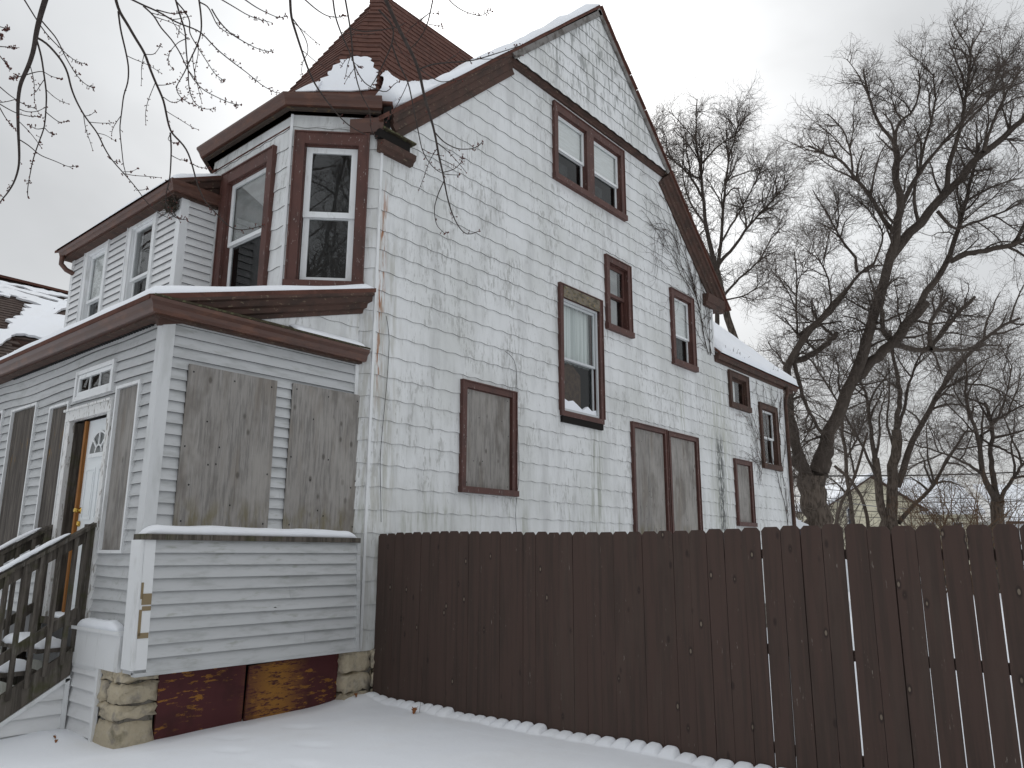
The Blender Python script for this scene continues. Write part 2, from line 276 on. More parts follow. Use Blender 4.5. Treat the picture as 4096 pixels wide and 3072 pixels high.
class MB:
    def __init__(s): s.v = []; s.f = []; s.m = []
    def add(s, vs, fs, m=0):
        k = len(s.v); s.v += [tuple(map(float, v)) for v in vs]; s.f += [tuple(i + k for i in f) for f in fs]; s.m += [m] * len(fs); return s
    def hexa(s, c, m=0):
        return s.add(c, [(0, 3, 2, 1), (4, 5, 6, 7), (0, 1, 5, 4), (1, 2, 6, 5), (2, 3, 7, 6), (3, 0, 4, 7)], m)
    def box(s, x0, x1, y0, y1, z0, z1, m=0):
        return s.hexa([(x0, y0, z0), (x1, y0, z0), (x1, y1, z0), (x0, y1, z0), (x0, y0, z1), (x1, y0, z1), (x1, y1, z1), (x0, y1, z1)], m)
    def fbox(s, F, u0, u1, z0, z1, d0, d1, m=0):
        return s.hexa([F.P(u0, z0, d1), F.P(u1, z0, d1), F.P(u1, z0, d0), F.P(u0, z0, d0), F.P(u0, z1, d1), F.P(u1, z1, d1), F.P(u1, z1, d0), F.P(u0, z1, d0)], m)
    def quad(s, a, b, c, d, m=0): return s.add([a, b, c, d], [(0, 1, 2, 3)], m)
    def beam(s, p0, p1, prof, ax, ay, m=0, close=True):
        """prism from p0 to p1; prof: list of (a, b) in axes ax, ay"""
        p0, p1, ax, ay = (np.array(q, float) for q in (p0, p1, ax, ay)); n = len(prof)
        vs = [p0 + ax * a + ay * b for a, b in prof] + [p1 + ax * a + ay * b for a, b in prof]
        fs = [(i, (i + 1) % n, n + (i + 1) % n, n + i) for i in range(n)] + [tuple(range(n - 1, -1, -1)), tuple(range(n, 2 * n))]
        return s.add(vs, fs, m)
    def bar(s, p0, p1, w, h, up=(0, 0, 1), m=0):
        p0 = np.array(p0, float); p1 = np.array(p1, float); t = p1 - p0; t /= np.linalg.norm(t); up = np.array(up, float)
        a = np.cross(t, up); a /= np.linalg.norm(a); b = np.cross(a, t)
        return s.beam(p0, p1, [(-w / 2, -h / 2), (w / 2, -h / 2), (w / 2, h / 2), (-w / 2, h / 2)], a, b, m)
    def sweep(s, path, prof, left=False, m=0):
        """profile (d outward, z up) along a horizontal path, mitred; outward is to the right of travel unless left"""
        path = [np.array(p, float) for p in path]; n = len(path); k = len(prof); sg = -1 if left else 1
        dirs = [(path[i + 1] - path[i])[:2] / np.linalg.norm((path[i + 1] - path[i])[:2]) for i in range(n - 1)]
        nor = [sg * np.array([d[1], -d[0]]) for d in dirs]; vs = []
        for i in range(n):
            a = nor[max(i - 1, 0)]; b = nor[min(i, n - 2)]; q = a + b; q = q / (q @ a) if abs(q @ a) > 1e-6 else a
            for d, z in prof: vs.append((path[i][0] + q[0] * d, path[i][1] + q[1] * d, path[i][2] + z))
        fs = [(i * k + j, i * k + (j + 1) % k, (i + 1) * k + (j + 1) % k, (i + 1) * k + j) for i in range(n - 1) for j in range(k)]
        fs += [tuple(range(k - 1, -1, -1)), tuple(range((n - 1) * k, n * k))]
        return s.add(vs, fs, m)
    def poly(s, pts, off, m=0):
        """flat polygon given thickness by the vector off"""
        pts = [np.array(p, float) for p in pts]; n = len(pts); off = np.array(off, float)
        tri = tessellate_polygon([[Vector(p) for p in pts]])
        vs = pts + [p + off for p in pts]
        fs = [tuple(t[::-1]) for t in tri] + [tuple(i + n for i in t) for t in tri] + [(i, (i + 1) % n, n + (i + 1) % n, n + i) for i in range(n)]
        return s.add(vs, fs, m)
    def tube(s, pts, rad, sides=6, m=0):
        v, f = tubes(np.array([pts], float), np.array([rad], float), sides); k = len(s.v)
        s.v += [tuple(q) for q in v]; s.f += [tuple(int(i) + k for i in q) for q in f]; s.m += [m] * len(f); return s
    def lathe(s, base, axis, prof, sides=12, m=0):
        axis = np.array(axis, float); axis /= np.linalg.norm(axis); a = np.cross(axis, (0.3, .5, .8)); a /= np.linalg.norm(a); b = np.cross(axis, a); base = np.array(base, float)
        vs = [base + axis * h + (a * math.cos(2 * math.pi * i / sides) + b * math.sin(2 * math.pi * i / sides)) * r for r, h in prof for i in range(sides)]
        fs = [(j * sides + i, j * sides + (i + 1) % sides, (j + 1) * sides + (i + 1) % sides, (j + 1) * sides + i) for j in range(len(prof) - 1) for i in range(sides)]
        fs += [tuple(range(sides - 1, -1, -1)), tuple(range((len(prof) - 1) * sides, len(prof) * sides))]
        return s.add(vs, fs, m)
    def build(s, name, mats, parent=None, smooth=False):
        return link_mesh(name, s.v, s.f, mats, parent, s.m, smooth)

def tubes(P, Rr, sides=3):
    """P: n x k x 3 polylines, Rr: n x k radii -> verts, quads"""
    n, k, _ = P.shape
    T = np.empty_like(P); T[:, 1:-1] = P[:, 2:] - P[:, :-2]; T[:, 0] = P[:, 1] - P[:, 0]; T[:, -1] = P[:, -1] - P[:, -2]
    T /= np.maximum(np.linalg.norm(T, axis=2, keepdims=True), 1e-9)
    ref = np.where(np.abs(T[:, :1, 2:3]) > .9, np.array([[[1., 0, 0]]]), np.array([[[0, 0, 1.]]]))
    A = np.cross(T, np.broadcast_to(ref, T.shape)); A /= np.maximum(np.linalg.norm(A, axis=2, keepdims=True), 1e-9); B = np.cross(T, A)
    ang = 2 * np.pi * np.arange(sides) / sides
    V = P[:, :, None, :] + Rr[:, :, None, None] * (A[:, :, None, :] * np.cos(ang)[None, None, :, None] + B[:, :, None, :] * np.sin(ang)[None, None, :, None])
    idx = np.arange(n * k * sides).reshape(n, k, sides); nx = np.roll(idx, -1, axis=2)
    F = np.stack([idx[:, :-1], nx[:, :-1], nx[:, 1:], idx[:, 1:]], axis=-1).reshape(-1, 4)
    return V.reshape(-1, 3), F
def fast_mesh(name, V, F, mat, parent=None, smooth=False):
    me = bpy.data.meshes.new(name); V = np.asarray(V, np.float32); F = np.asarray(F, np.int32); k = F.shape[1]
    me.vertices.add(len(V)); me.vertices.foreach_set('co', V.ravel()); me.loops.add(F.size); me.loops.foreach_set('vertex_index', F.ravel())
    me.polygons.add(len(F)); me.polygons.foreach_set('loop_start', np.arange(0, F.size, k, dtype=np.int32)); me.polygons.foreach_set('loop_total', np.full(len(F), k, np.int32))
    if smooth: me.polygons.foreach_set('use_smooth', np.ones(len(F), bool))
    me.update(calc_edges=True); me.materials.append(MT[mat]); o = bpy.data.objects.new(name, me); COL.objects.link(o)
    if parent is not None: o.parent = parent; o.matrix_parent_inverse = Matrix.Translation(parent_origin(parent)).inverted()
    return o

def clip(poly, a, b, c):
    """keep a*u + b*z <= c"""
    o = []; n = len(poly)
    for i in range(n):
        p, q = poly[i], poly[(i + 1) % n]; fp = a * p[0] + b * p[1] - c; fq = a * q[0] + b * q[1] - c
        if fp <= 0: o.append(p)
        if (fp < 0 < fq) or (fq < 0 < fp): t = fp / (fp - fq); o.append((p[0] + (q[0] - p[0]) * t, p[1] + (q[1] - p[1]) * t))
    return o
def clip_convex(poly, conv):
    n = len(conv)                                    # conv counter-clockwise
    for i in range(n):
        (x0, y0), (x1, y1) = conv[i], conv[(i + 1) % n]
        if len(poly) < 3: return []
        poly = clip(poly, (y1 - y0), -(x1 - x0), (y1 - y0) * x0 - (x1 - x0) * y0)
    return poly if len(poly) > 2 else []
def minus_rect(poly, r):
    u0, u1, z0, z1 = r
    us = [p[0] for p in poly]; zs = [p[1] for p in poly]
    if max(us) <= u0 or min(us) >= u1 or max(zs) <= z0 or min(zs) >= z1: return [poly]
    outp = [clip(poly, 1, 0, u0), clip(poly, -1, 0, -u1)]; mid = clip(clip(poly, -1, 0, -u0), 1, 0, u1)
    if len(mid) > 2: outp += [clip(mid, 0, 1, z0), clip(mid, 0, -1, -z1)]
    return [p for p in outp if len(p) > 2 and area(p) > 2e-4]
def area(p): return abs(sum(p[i][0] * p[(i + 1) % len(p)][1] - p[(i + 1) % len(p)][0] * p[i][1] for i in range(len(p)))) / 2
def wall_sheet(name, F, convs, holes, mat, parent, d=0.0):
    mb = MB()
    us = sorted({h[0] for h in holes} | {h[1] for h in holes} | {-50, 50}); zs = sorted({h[2] for h in holes} | {h[3] for h in holes} | {-50, 50})
    for cv in convs:
        for i in range(len(us) - 1):
            for j in range(len(zs) - 1):
                cu, cz = (us[i] + us[i + 1]) / 2, (zs[j] + zs[j + 1]) / 2
                if any(h[0] < cu < h[1] and h[2] < cz < h[3] for h in holes): continue
                p = clip_convex([(us[i], zs[j]), (us[i + 1], zs[j]), (us[i + 1], zs[j + 1]), (us[i], zs[j + 1])], cv)
                if len(p) > 2 and area(p) > 1e-5: mb.add([F.P(u, z, d) for u, z in p], [tuple(range(len(p)))])
    return mb.build(name, mat, parent)

PIECES = []   # (importance, name, verts, faces, mats, midx, parent)
def piece_mesh(F, polys, z0, h, dlo, dhi, sub=0.0):
    V = []; Fc = []; M = []
    for p in polys:
        n = len(p); k = len(V); fr = [F.P(u, z, dlo + (dhi - dlo) * min(max((z - z0) / h, 0), 1.15)) for u, z in p]; bk = [F.P(u, z, sub) for u, z in p]
        V += fr + bk; ccw = sum(p[i][0] * p[(i + 1) % n][1] - p[(i + 1) % n][0] * p[i][1] for i in range(n)) > 0
        Fc.append(tuple(k + i for i in (range(n) if ccw else range(n - 1, -1, -1)))); M.append(0)
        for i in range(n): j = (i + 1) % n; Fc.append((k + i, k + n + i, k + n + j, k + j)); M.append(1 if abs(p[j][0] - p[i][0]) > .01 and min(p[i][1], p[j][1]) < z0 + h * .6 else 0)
    return V, Fc, M
def importance(V, polys):
    c = np.mean(np.array(V), axis=0) - CAM; z = c @ FW
    if z < .1: return 0.0
    x = c @ RT / z * FPX + 2048; y = 1536 - c @ UP / z * FPX
    w = 1.0 if (-60 < x < 4150 and -60 < y < 3130) else .02
    return w * sum(area(p) for p in polys) / z ** 2
def shingles(F, convs, holes, parent, zstart, zmax, u0, u1, expo=.267, w=.572, amp=.0075, hide=None):
    k = 0
    while zstart + k * expo < zmax:
        z0 = zstart + k * expo; us = u0 - w + (k % 2) * w / 2 + random.uniform(-.04, .04); g = 0.0; jz = 0.0; ph = random.uniform(0, 6.28)
        while us < u1:
            a = us + g; g = random.choice((0, 0, 0, .0006, .001)); b = us + w - g; jz = jz if a == us else random.uniform(-.002, .002)
            pts = [(a + (b - a) * i / 18, z0 + jz + amp * math.sin(2 * math.pi * (a + (b - a) * i / 18) / (w / 2) + ph)) for i in range(19)]
            poly = pts + [(b, z0 + expo + .03), (a, z0 + expo + .03)]; us += w
            for cv in convs:
                ps = clip_convex(poly, cv)
                if not ps or area(ps) < 6e-4: continue
                ps = [ps]
                for h in holes: ps = [q for p in ps for q in minus_rect(p, h)]
                if not ps: continue
                t = 0.0
                V, Fc, M = piece_mesh(F, ps, z0, expo, .0165 + t, .005 + t)
                imp = importance(V, ps)
                if hide and hide(np.mean([q[0] for p in ps for q in p]), np.mean([q[1] for p in ps for q in p])): imp = 0
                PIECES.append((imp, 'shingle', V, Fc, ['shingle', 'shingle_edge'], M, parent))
        k += 1
def clapboards(F, convs, holes, parent, z0, z1, u0, u1, expo=.108, mat='vinyl', wave=None, maxlen=3.6):
    k = 0; keep = 0
    while z0 + k * expo < z1:
        z = z0 + k * expo; cuts = [u0]; c = u0 + random.uniform(1.2, maxlen)
        while c < u1 - .5: cuts.append(c); c += random.uniform(1.8, maxlen)
        cuts.append(u1)
        for i in range(len(cuts) - 1):
            a, b = cuts[i], cuts[i + 1] - .002
            n = max(1, int((b - a) / .25)) if wave else 1
            low = [(a + (b - a) * j / n, z + (wave(a + (b - a) * j / n, z) if wave else 0)) for j in range(n + 1)]
            top = [(u, zz + expo + .004) for u, zz in reversed(low)]
            for cv in convs:
                ps = clip_convex(low + top, cv)
                if not ps: continue
                ps = [ps]
                for h in holes: ps = [q for p in ps for q in minus_rect(p, h)]
                for p in ps:
                    V, Fc, M = piece_mesh(F, [p], z, expo, .030, .004)
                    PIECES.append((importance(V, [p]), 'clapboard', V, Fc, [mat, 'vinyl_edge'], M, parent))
        k += 1
def flush_pieces(house, limits):
    for nm in limits:
        ps = sorted([p for p in PIECES if p[1] == nm], key=lambda p: -p[0]); rest = {}
        for i, p in enumerate(ps):
            if i < limits[nm]: link_mesh(nm, p[2], p[3], p[4], p[6], p[5])
            else:
                mb = rest.setdefault(p[4][0], MB()); k = len(mb.v); mb.v += [tuple(v) for v in p[2]]; mb.f += [tuple(i + k for i in f) for f in p[3]]; mb.m += p[5]
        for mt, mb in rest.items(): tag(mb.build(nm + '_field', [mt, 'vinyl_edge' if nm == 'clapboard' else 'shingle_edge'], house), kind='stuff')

# ------------------------------------------------------------------ THE HOUSE
house = thing('house', 'two storey white shingled house with brown trim, corner turret and boarded windows', 'house', (-3, 4.5, 0))
gable = [(0, .52), (9.4, .52), (9.4, 7.25), (7.35, 9.26), (2.5, 9.26), (0, 7.0)]
rear = [(9.4, .52), (13.22, .52), (13.22, 5.78), (9.4, 5.78)]
ped = [(2.5, 9.28), (7.4, 9.28), (4.97, 11.6)]
W = dict(pair=(3.66, 5.85, 7.68, 9.1), small=(5.16, 5.97, 5.42, 6.79), mid=(7.52, 8.47, 5.24, 6.81), tiny=(10.06, 11.07, 4.75, 5.58), back=(11.66, 12.7, 3.54, 5.09),
         tall=(3.77, 4.98, 3.70, 5.87), b1=(1.55, 2.66, 2.37, 3.87), b2=(5.88, 7.1, 1.3, 3.86), b3=(7.18, 8.37, 1.3, 3.85), b4=(10.09, 10.96, 2.17, 3.6))
holes = [(a + .03, b - .03, c + .03, d - .03) for a, b, c, d in W.values()]
side_wall = wall_sheet('side_wall', SIDE, [gable, rear], holes, 'wallback', house)
hid = lambda u, z: u > .3 and z < 1.6
shingles(SIDE, [gable, rear], holes, side_wall, .48 + .0, 9.3, 0, 13.3, hide=hid)
PED = Frame((.13, 0, 0), (0, 1, 0), (1, 0, 0))
pediment = wall_sheet('gable_pediment', PED, [ped], [], 'wallback', house)
shingles(PED, [ped], [], pediment, 9.26, 11.7, 2.3, 7.6)
cham_h = [(.05, .955, 4.70, 6.80)]; bay_h = [(.365, 1.60, 4.62, 6.72)]
cham_wall = wall_sheet('bay_wall', CHAM, [[(0, .5), (1.11, .5), (1.11, 7.15), (0, 7.15)]], [(a + .03, b - .03, c + .03, d - .03) for a, b, c, d in cham_h], 'wallback', house)
shingles(CHAM, [[(0, .52), (1.11, .52), (1.11, 7.15), (0, 7.15)]], [(a + .03, b - .03, c + .03, d - .03) for a, b, c, d in cham_h], cham_wall, .48, 7.15, 0, 1.11, hide=lambda u, z: u < .9 and z < 4.0)
bay_wall = wall_sheet('bay_wall', BAYF, [[(0, .5), (1.94, .5), (1.94, 7.15), (0, 7.15)]], [(a + .03, b - .03, c + .03, d - .03) for a, b, c, d in bay_h], 'wallback', house)
shingles(BAYF, [[(0, 4.2), (1.94, 4.2), (1.94, 7.15), (0, 7.15)]], [(a + .03, b - .03, c + .03, d - .03) for a, b, c, d in bay_h], bay_wall, 4.218, 7.15, 0, 1.94)
bl = wall_sheet('bay_wall', BAYL, [[(0, .5), (1.11, .5), (1.11, 7.15), (0, 7.15)]], [], 'wallback', house)
shingles(BAYL, [[(0, 4.2), (1.11, 4.2), (1.11, 7.15), (0, 7.15)]], [], bl, 4.218, 7.15, 0, 1.11)
wall_sheet('front_wall', FRONT, [[(-9.0, 0), (-3.51, 0), (-3.51, 7.0), (-9.0, 7.0)]], [], 'vinyl_clean', house)
wall_sheet('rear_wall', Frame((0, 9.4, 0), (1, 0, 0), (0, 1, 0)), [[(-9, 0), (0, 0), (0, 7.05), (-9, 7.05)]], [], 'vinyl_clean', house)
wall_sheet('rear_wing_wall', Frame((0, 13.22, 0), (1, 0, 0), (0, 1, 0)), [[(-5, 0), (0, 0), (0, 5.78), (-5, 5.78)]], [], 'vinyl_clean', house)
wall_sheet('far_gable_wall', Frame((-9, 0, 0), (0, 1, 0), (-1, 0, 0)), [[(0, 0), (9.4, 0), (9.4, 7.1), (4.97, 11.6), (0, 7.1)]], [], 'vinyl_clean', house)

# corner boards, thin metal strips on the bay corners
mb = MB(); mb.fbox(SIDE, -.010, .026, .55, 6.75, .004, .027); mb.build('corner_strip', 'whitetrim', house)
mb = MB(); mb.fbox(CHAM, -.035, .0, 4.3, 7.1, -.01, .028); mb.build('corner_strip', 'whitetrim', house)
mb = MB(); mb.fbox(SIDE, 13.19, 13.25, .5, 5.75, -.02, .03); mb.build('corner_strip', 'whitetrim', house)
mb = MB(); mb.fbox(SIDE, 9.37, 9.43, 5.8, 7.0, -.02, .03); mb.build('corner_strip', 'whitetrim', house)

# ---- windows
def casing(F, r, cw, mat, name='window', proud=.055, sill=True, head=None, parent=None, top_cw=None):
    u0, u1, z0, z1 = r; mb = MB(); th = top_cw or cw
    mb.fbox(F, u0, u0 + cw, z0 + cw, z1, -.04, proud); mb.fbox(F, u1 - cw, u1, z0 + cw, z1, -.04, proud); mb.fbox(F, u0 + cw, u1 - cw, z1 - th, z1, -.04, proud - .004)
    # outer backband and inner reveal
    mb.fbox(F, u0 - .018, u0, z0 + cw, z1 + .018, -.0, proud + .014); mb.fbox(F, u1, u1 + .018, z0 + cw, z1 + .018, -.0, proud + .014); mb.fbox(F, u0, u1, z1, z1 + .018, -.0, proud + .012)
    if sill: mb.fbox(F, u0 - .03, u1 + .03, z0, z0 + cw, -.04, proud + .035)
    else: mb.fbox(F, u0, u1, z0, z0 + cw, -.04, proud)
    for a, b in ((u0 + cw - .001, u0 + cw + .014), (u1 - cw - .014, u1 - cw + .001)): mb.fbox(F, a, b, z0 + cw, z1 - th, -.14, .01)
    mb.fbox(F, u0 + cw + .014, u1 - cw - .014, z1 - th - .014, z1 - th + .001, -.14, .01); mb.fbox(F, u0 + cw + .014, u1 - cw - .014, z0 + cw - .001, z0 + cw + .012, -.14, .01)
    return mb.build(name, mat, parent or house)
def sash(F, r, w, d, mat, parent, glass='glass', t=.03):
    u0, u1, z0, z1 = r; mb = MB()
    mb.fbox(F, u0, u0 + w, z0, z1, d - t, d); mb.fbox(F, u1 - w, u1, z0, z1, d - t, d); mb.fbox(F, u0 + w, u1 - w, z0, z0 + w, d - t, d); mb.fbox(F, u0 + w, u1 - w, z1 - w, z1, d - t, d)
    mb.build('sash', mat, parent)
    if glass: g = MB(); g.fbox(F, u0 + w, u1 - w, z0 + w, z1 - w, d - t * .55, d - t * .5); g.build('pane', glass, parent)
def room(F, r, depth, parent, mat='room', d0=-.15):
    u0, u1, z0, z1 = r; mb = MB(); P = F.P
    a = [P(u0, z0, d0), P(u1, z0, d0), P(u1, z1, d0), P(u0, z1, d0)]; b = [P(u0, z0, -depth), P(u1, z0, -depth), P(u1, z1, -depth), P(u0, z1, -depth)]
    mb.add(a + b, [(4, 5, 6, 7), (0, 1, 5, 4), (1, 2, 6, 5), (2, 3, 7, 6), (3, 0, 4, 7)]); return mb.build('dark_room', mat, parent)
def sheet(F, r, d, mat, name, parent, folds=0, t=.004):
    u0, u1, z0, z1 = r; mb = MB()
    if not folds: mb.fbox(F, u0, u1, z0, z1, d - t, d)
    else:
        n = folds * 6; top = []; vs = []
        for i in range(n + 1):
            u = u0 + (u1 - u0) * i / n; q = d + .02 * math.sin(i / 6 * 2 * math.pi) + .008 * math.sin(i * 1.3); vs += [F.P(u, z0, q), F.P(u + .01 * math.sin(i), z1, q * 1.0)]
        mb.add(vs, [(2 * i, 2 * i + 2, 2 * i + 3, 2 * i + 1) for i in range(n)])
    return mb.build(name, mat, parent, smooth=bool(folds))
def double_hung(F, r, cw, trim, sm, split, w=.045, upper='blind', lower=None, depth=.9, sill=True, gl='glass', gu='glass', proud=.055, top_cw=None, parent=None, inset=0.0):
    u0, u1, z0, z1 = r; win = casing(F, r, cw, trim, proud=proud, sill=sill, top_cw=top_cw)
    a, b, c, d = u0 + cw + .014 + inset, u1 - cw - .014 - inset, z0 + cw + .012, z1 - (top_cw or cw) - .014 - inset
    body(F, (a, b, c, d), sm, split, w, upper, lower, depth, gl, gu, win); return win
def body(F, r, sm, split, w, upper, lower, depth, gl, gu, win):
    a, b, c, d = r; s = c + (d - c) * split
    sash(F, (a, b, s - w * .3, d), w, -.02, sm, win, gu); sash(F, (a + .004, b - .004, c, s + w * .6), w, -.055, sm, win, gl)
    room(F, (a - .1, b + .1, c - .1, d + .1), depth, win)
    if upper == 'blind': sheet(F, (a + .01, b - .01, s - .02, d), -.068, 'blind', 'blind', win)
    if upper == 'dim': sheet(F, (a + .01, b - (b - a) * .3, s - .02, d), -.068, 'dim', 'reflection_shade', win); sheet(F, (a + .01, b - (b - a) * .3, c, s - .03), -.09, 'dim', 'reflection_shade', win)  # grey sheets added to imitate sky reflected in both panes
    if upper == 'half': sheet(F, (a + .01, b - .01, s - .02, d), -.068, 'dim', 'reflection_shade', win)  # one grey sheet for both the curtain and the sky reflected in the pane
    if upper == 'curtain': sheet(F, (a + .01, b - .01, s - .02, d), -.13, 'curtain', 'curtain', win, folds=7)
    if lower == 'screen': sheet(F, (a + .02, a + (b - a) * .62, c + .03, s - .12), -.16, 'screen', 'screen_panel', win)
    if lower == 'curtain': sheet(F, (a + .02, b - .02, c, s - .02), -.14, 'screen', 'curtain', win, folds=6)
    return win
# paired attic window in one casing
u0, u1, z0, z1 = W['pair']; win = casing(SIDE, W['pair'], .10, 'brown', top_cw=.13)
mb = MB(); mb.fbox(SIDE, 4.62, 4.84, z0 + .1, z1 - .13, -.1, .05); mb.build('mullion', 'brown', win)
body(SIDE, (u0 + .114, 4.62, z0 + .112, z1 - .144), 'whitesash', .46, .045, 'blind', 'screen', .8, 'glass_dark', 'glass', win)
body(SIDE, (4.84, u1 - .114, z0 + .112, z1 - .144), 'whitesash', .46, .045, 'blind', 'screen', .8, 'glass_dark', 'glass', win)
double_hung(SIDE, W['small'], .10, 'brown', 'brown', .5, .06, upper='dim', depth=.5)
mb = MB()
double_hung(SIDE, W['mid'], .11, 'brown', 'whitesash', .40, .04, upper='blind', lower='curtain', depth=.7, gl='glass_dark')
w4 = casing(SIDE, W['tiny'], .12, 'brown_old'); a, b, c, d = 10.06 + .134, 11.07 - .134, 4.75 + .132, 5.58 - .134
sash(SIDE, (a, b, c, d), .04, -.03, 'brown_old', w4); room(SIDE, (a - .1, b + .1, c - .1, d + .1), .5, w4); sheet(SIDE, (a, a + .5, c, d), -.13, 'blind', 'blind', w4)
wb = double_hung(SIDE, W['back'], .12, 'brown_old', 'whitesash', .48, .045, upper=None, depth=.6)
mb = MB()
for pts in ([(11.9, 4.35), (12.05, 4.52), (12.0, 4.8), (12.2, 4.93), (11.88, 4.94)], [(11.85, 3.72), (12.0, 3.75), (11.93, 4.0), (11.97, 4.2), (11.84, 4.3)]): mb.poly([SIDE.P(u, z, -.10) for u, z in pts], (-.004, 0, 0))
mb.build('torn_paper', 'blind', wb)
# tall window: thin brown casing, bare wooden head, aluminium storm sash, curtain, snow on the sill
wt = casing(SIDE, W['tall'], .085, 'brown', sill=False, top_cw=.20)
mb = MB(); mb.fbox(SIDE, 3.86, 4.9, 5.66, 5.86, .05, .062); mb.build('bare_head', MT.setdefault('barehead', material('bare_rotten_wood', (.19, .165, .13), .9, .1, [dict(c=(.34, .25, .09), s=(14, 14, 30), lo=.56, hi=.64, k=.8, det=6), dict(c=(.09, .08, .06), s=(9, 9, 20), lo=.45, hi=.6, k=.8)])), wt)
mb = MB(); mb.fbox(SIDE, 3.8, 4.95, 3.60, 3.70, .0, .05); mb.build('sill_shadow_strip', 'dark', wt)  # solid dark strip painting the shadow below the sill
a, b, c, d = 3.869, 4.881, 3.797, 5.656
sash(SIDE, (a, b, c, d), .035, .015, 'alu', wt, None); body(SIDE, (a + .035, b - .035, c + .035, d - .035), 'alu', .46, .04, 'curtain', None, .8, 'glass_dark', 'glass', wt)
mb = MB(); mb.poly([SIDE.P(u, z, -.16) for u, z in [(3.95, 3.85), (4.6, 3.85), (4.6, 4.5), (4.3, 4.68), (4.05, 4.55), (3.95, 4.3)]], (-.02, 0, 0)); mb.build('leaning_board', 'tan', wt)
mb = MB(); pr = [(3.92, 3.84), (4.86, 3.84), (4.84, 3.93), (4.72, 3.90), (4.6, 3.96), (4.45, 3.88), (4.3, 3.95), (4.18, 4.0), (4.05, 3.97), (3.95, 4.0)]
mb.poly([SIDE.P(u, z, -.02) for u, z in pr], (-.06, 0, 0)); mb.build('sill_snow', 'snow', wt)
# boarded openings
def boarded(F, r, cw, trim, mat, sheets, sill=True, label=None, proud=.055, d=.012):
    w = casing(F, r, cw, trim, 'boarded_window', proud=proud, sill=sill)
    if label: w['label'] = label
    u0, u1, z0, z1 = r
    for i in range(sheets):
        a = u0 + cw + .012 + (u1 - u0 - 2 * cw - .024) * i / sheets; b = u0 + cw + .012 + (u1 - u0 - 2 * cw - .024) * (i + 1) / sheets - .006
        mb = MB(); mb.fbox(F, a, b, z0 + cw + .008, z1 - cw - .012, d - .015, d); pb = mb.build('plywood', mat, w)
        screws(F, [(a + .04, z0 + cw + .06), (b - .04, z0 + cw + .05), (a + .05, z1 - cw - .07), (b - .05, z1 - cw - .06), (a + .03, (z0 + z1) / 2), (b - .03, (z0 + z1) / 2 + .1)] + [(random.uniform(a + .1, b - .1), random.uniform(z0 + .3, z1 - .25)) for _ in range(4)], d, w)
    return w
def screws(F, pts, d, parent, r=.008):
    mb = MB()
    for u, z in pts: mb.add([F.P(u + r * random.uniform(.7, 1.2) * math.cos(k * math.pi / 3), z + r * 1.2 * math.sin(k * math.pi / 3), d + .002) for k in range(6)], [(0, 1, 2, 3, 4, 5)])
    tag(mb.build('screw_hole', 'grime', parent), kind='stuff')
boarded(SIDE, W['b1'], .08, 'brown', 'ply', 1); boarded(SIDE, W['b2'], .07, 'brown', 'ply', 2); boarded(SIDE, W['b3'], .07, 'brown', 'ply', 1); boarded(SIDE, W['b4'], .085, 'brown', 'ply', 1)
# bay windows
double_hung(CHAM, cham_h[0], .115, 'brown', 'whitesash', .485, .075, upper=None, depth=.45, top_cw=.15, proud=.06, gl='glass', inset=.004)
w1 = double_hung(BAYF, bay_h[0], .13, 'brown', 'whitesash', .5, .055, upper='half', depth=.45, top_cw=.16, gl='glass_dark', proud=.06)

# ---- main roof, rakes
def slab(mb, pts, t, m=0): mb.poly(pts, (0, 0, t), m)
RS = .926
def zr(y): return 7.06 + RS * (y - .0) if y < 4.97 else 7.06 + RS * 4.97 - .955 * (y - 4.97)
mb = MB()
for y0, y1 in ((-.12, 4.97), (4.97, 9.95)):
    xs = .17; mb.hexa([(-9.2, y0, zr(y0)), (xs, y0, zr(y0)), (xs, y1, zr(y1)), (-9.2, y1, zr(y1)), (-9.2, y0, zr(y0) + .07), (xs, y0, zr(y0) + .07), (xs, y1, zr(y1) + .07), (-9.2, y1, zr(y1) + .07)])
roof = mb.build('main_roof', 'rooftile', house)
def rake(y0, y1, prof, name, mat, base_x=0.0, zo=0.0):
    """profile (x outward, q below the roof line) swept up a slope"""
    p0 = np.array((base_x, y0, zr(y0) + zo)); p1 = np.array((base_x, y1, zr(y1) + zo)); t = (p1 - p0) / np.linalg.norm(p1 - p0); up = np.array((0, -t[2], t[1])) * (1 if t[1] > 0 else -1)
    m_ = MB(); m_.beam(p0, p1, [(x, -q) for x, q in prof], (1, 0, 0), up); return m_.build(name, mat, house)
crown = [(0, .0), (.155, .0), (.155, .035), (.12, .05), (.10, .10), (.07, .12), (.065, .20), (.04, .215), (.035, .30), (0, .30)]
rake(.05, 2.42, crown, 'rake_moulding', 'brown_old'); rake(9.72, 7.48, [(a * 1.1, b * 1.15) for a, b in crown], 'rake_moulding', 'brown_old')
thin = [(0, 0), (.175, 0), (.175, .10), (.15, .105), (.15, .02), (0, .02)]
MT['greytrim'] = material('grey_weathered_rake', (.20, .19, .18), .85, .2, [dict(c=(.08, .07, .06), s=(6, 6, 6), lo=.45, hi=.65, k=.8, det=5)])
rake(2.42, 4.99, thin, 'upper_rake', 'greytrim'); rake(7.45, 4.95, thin, 'upper_rake', 'greytrim')
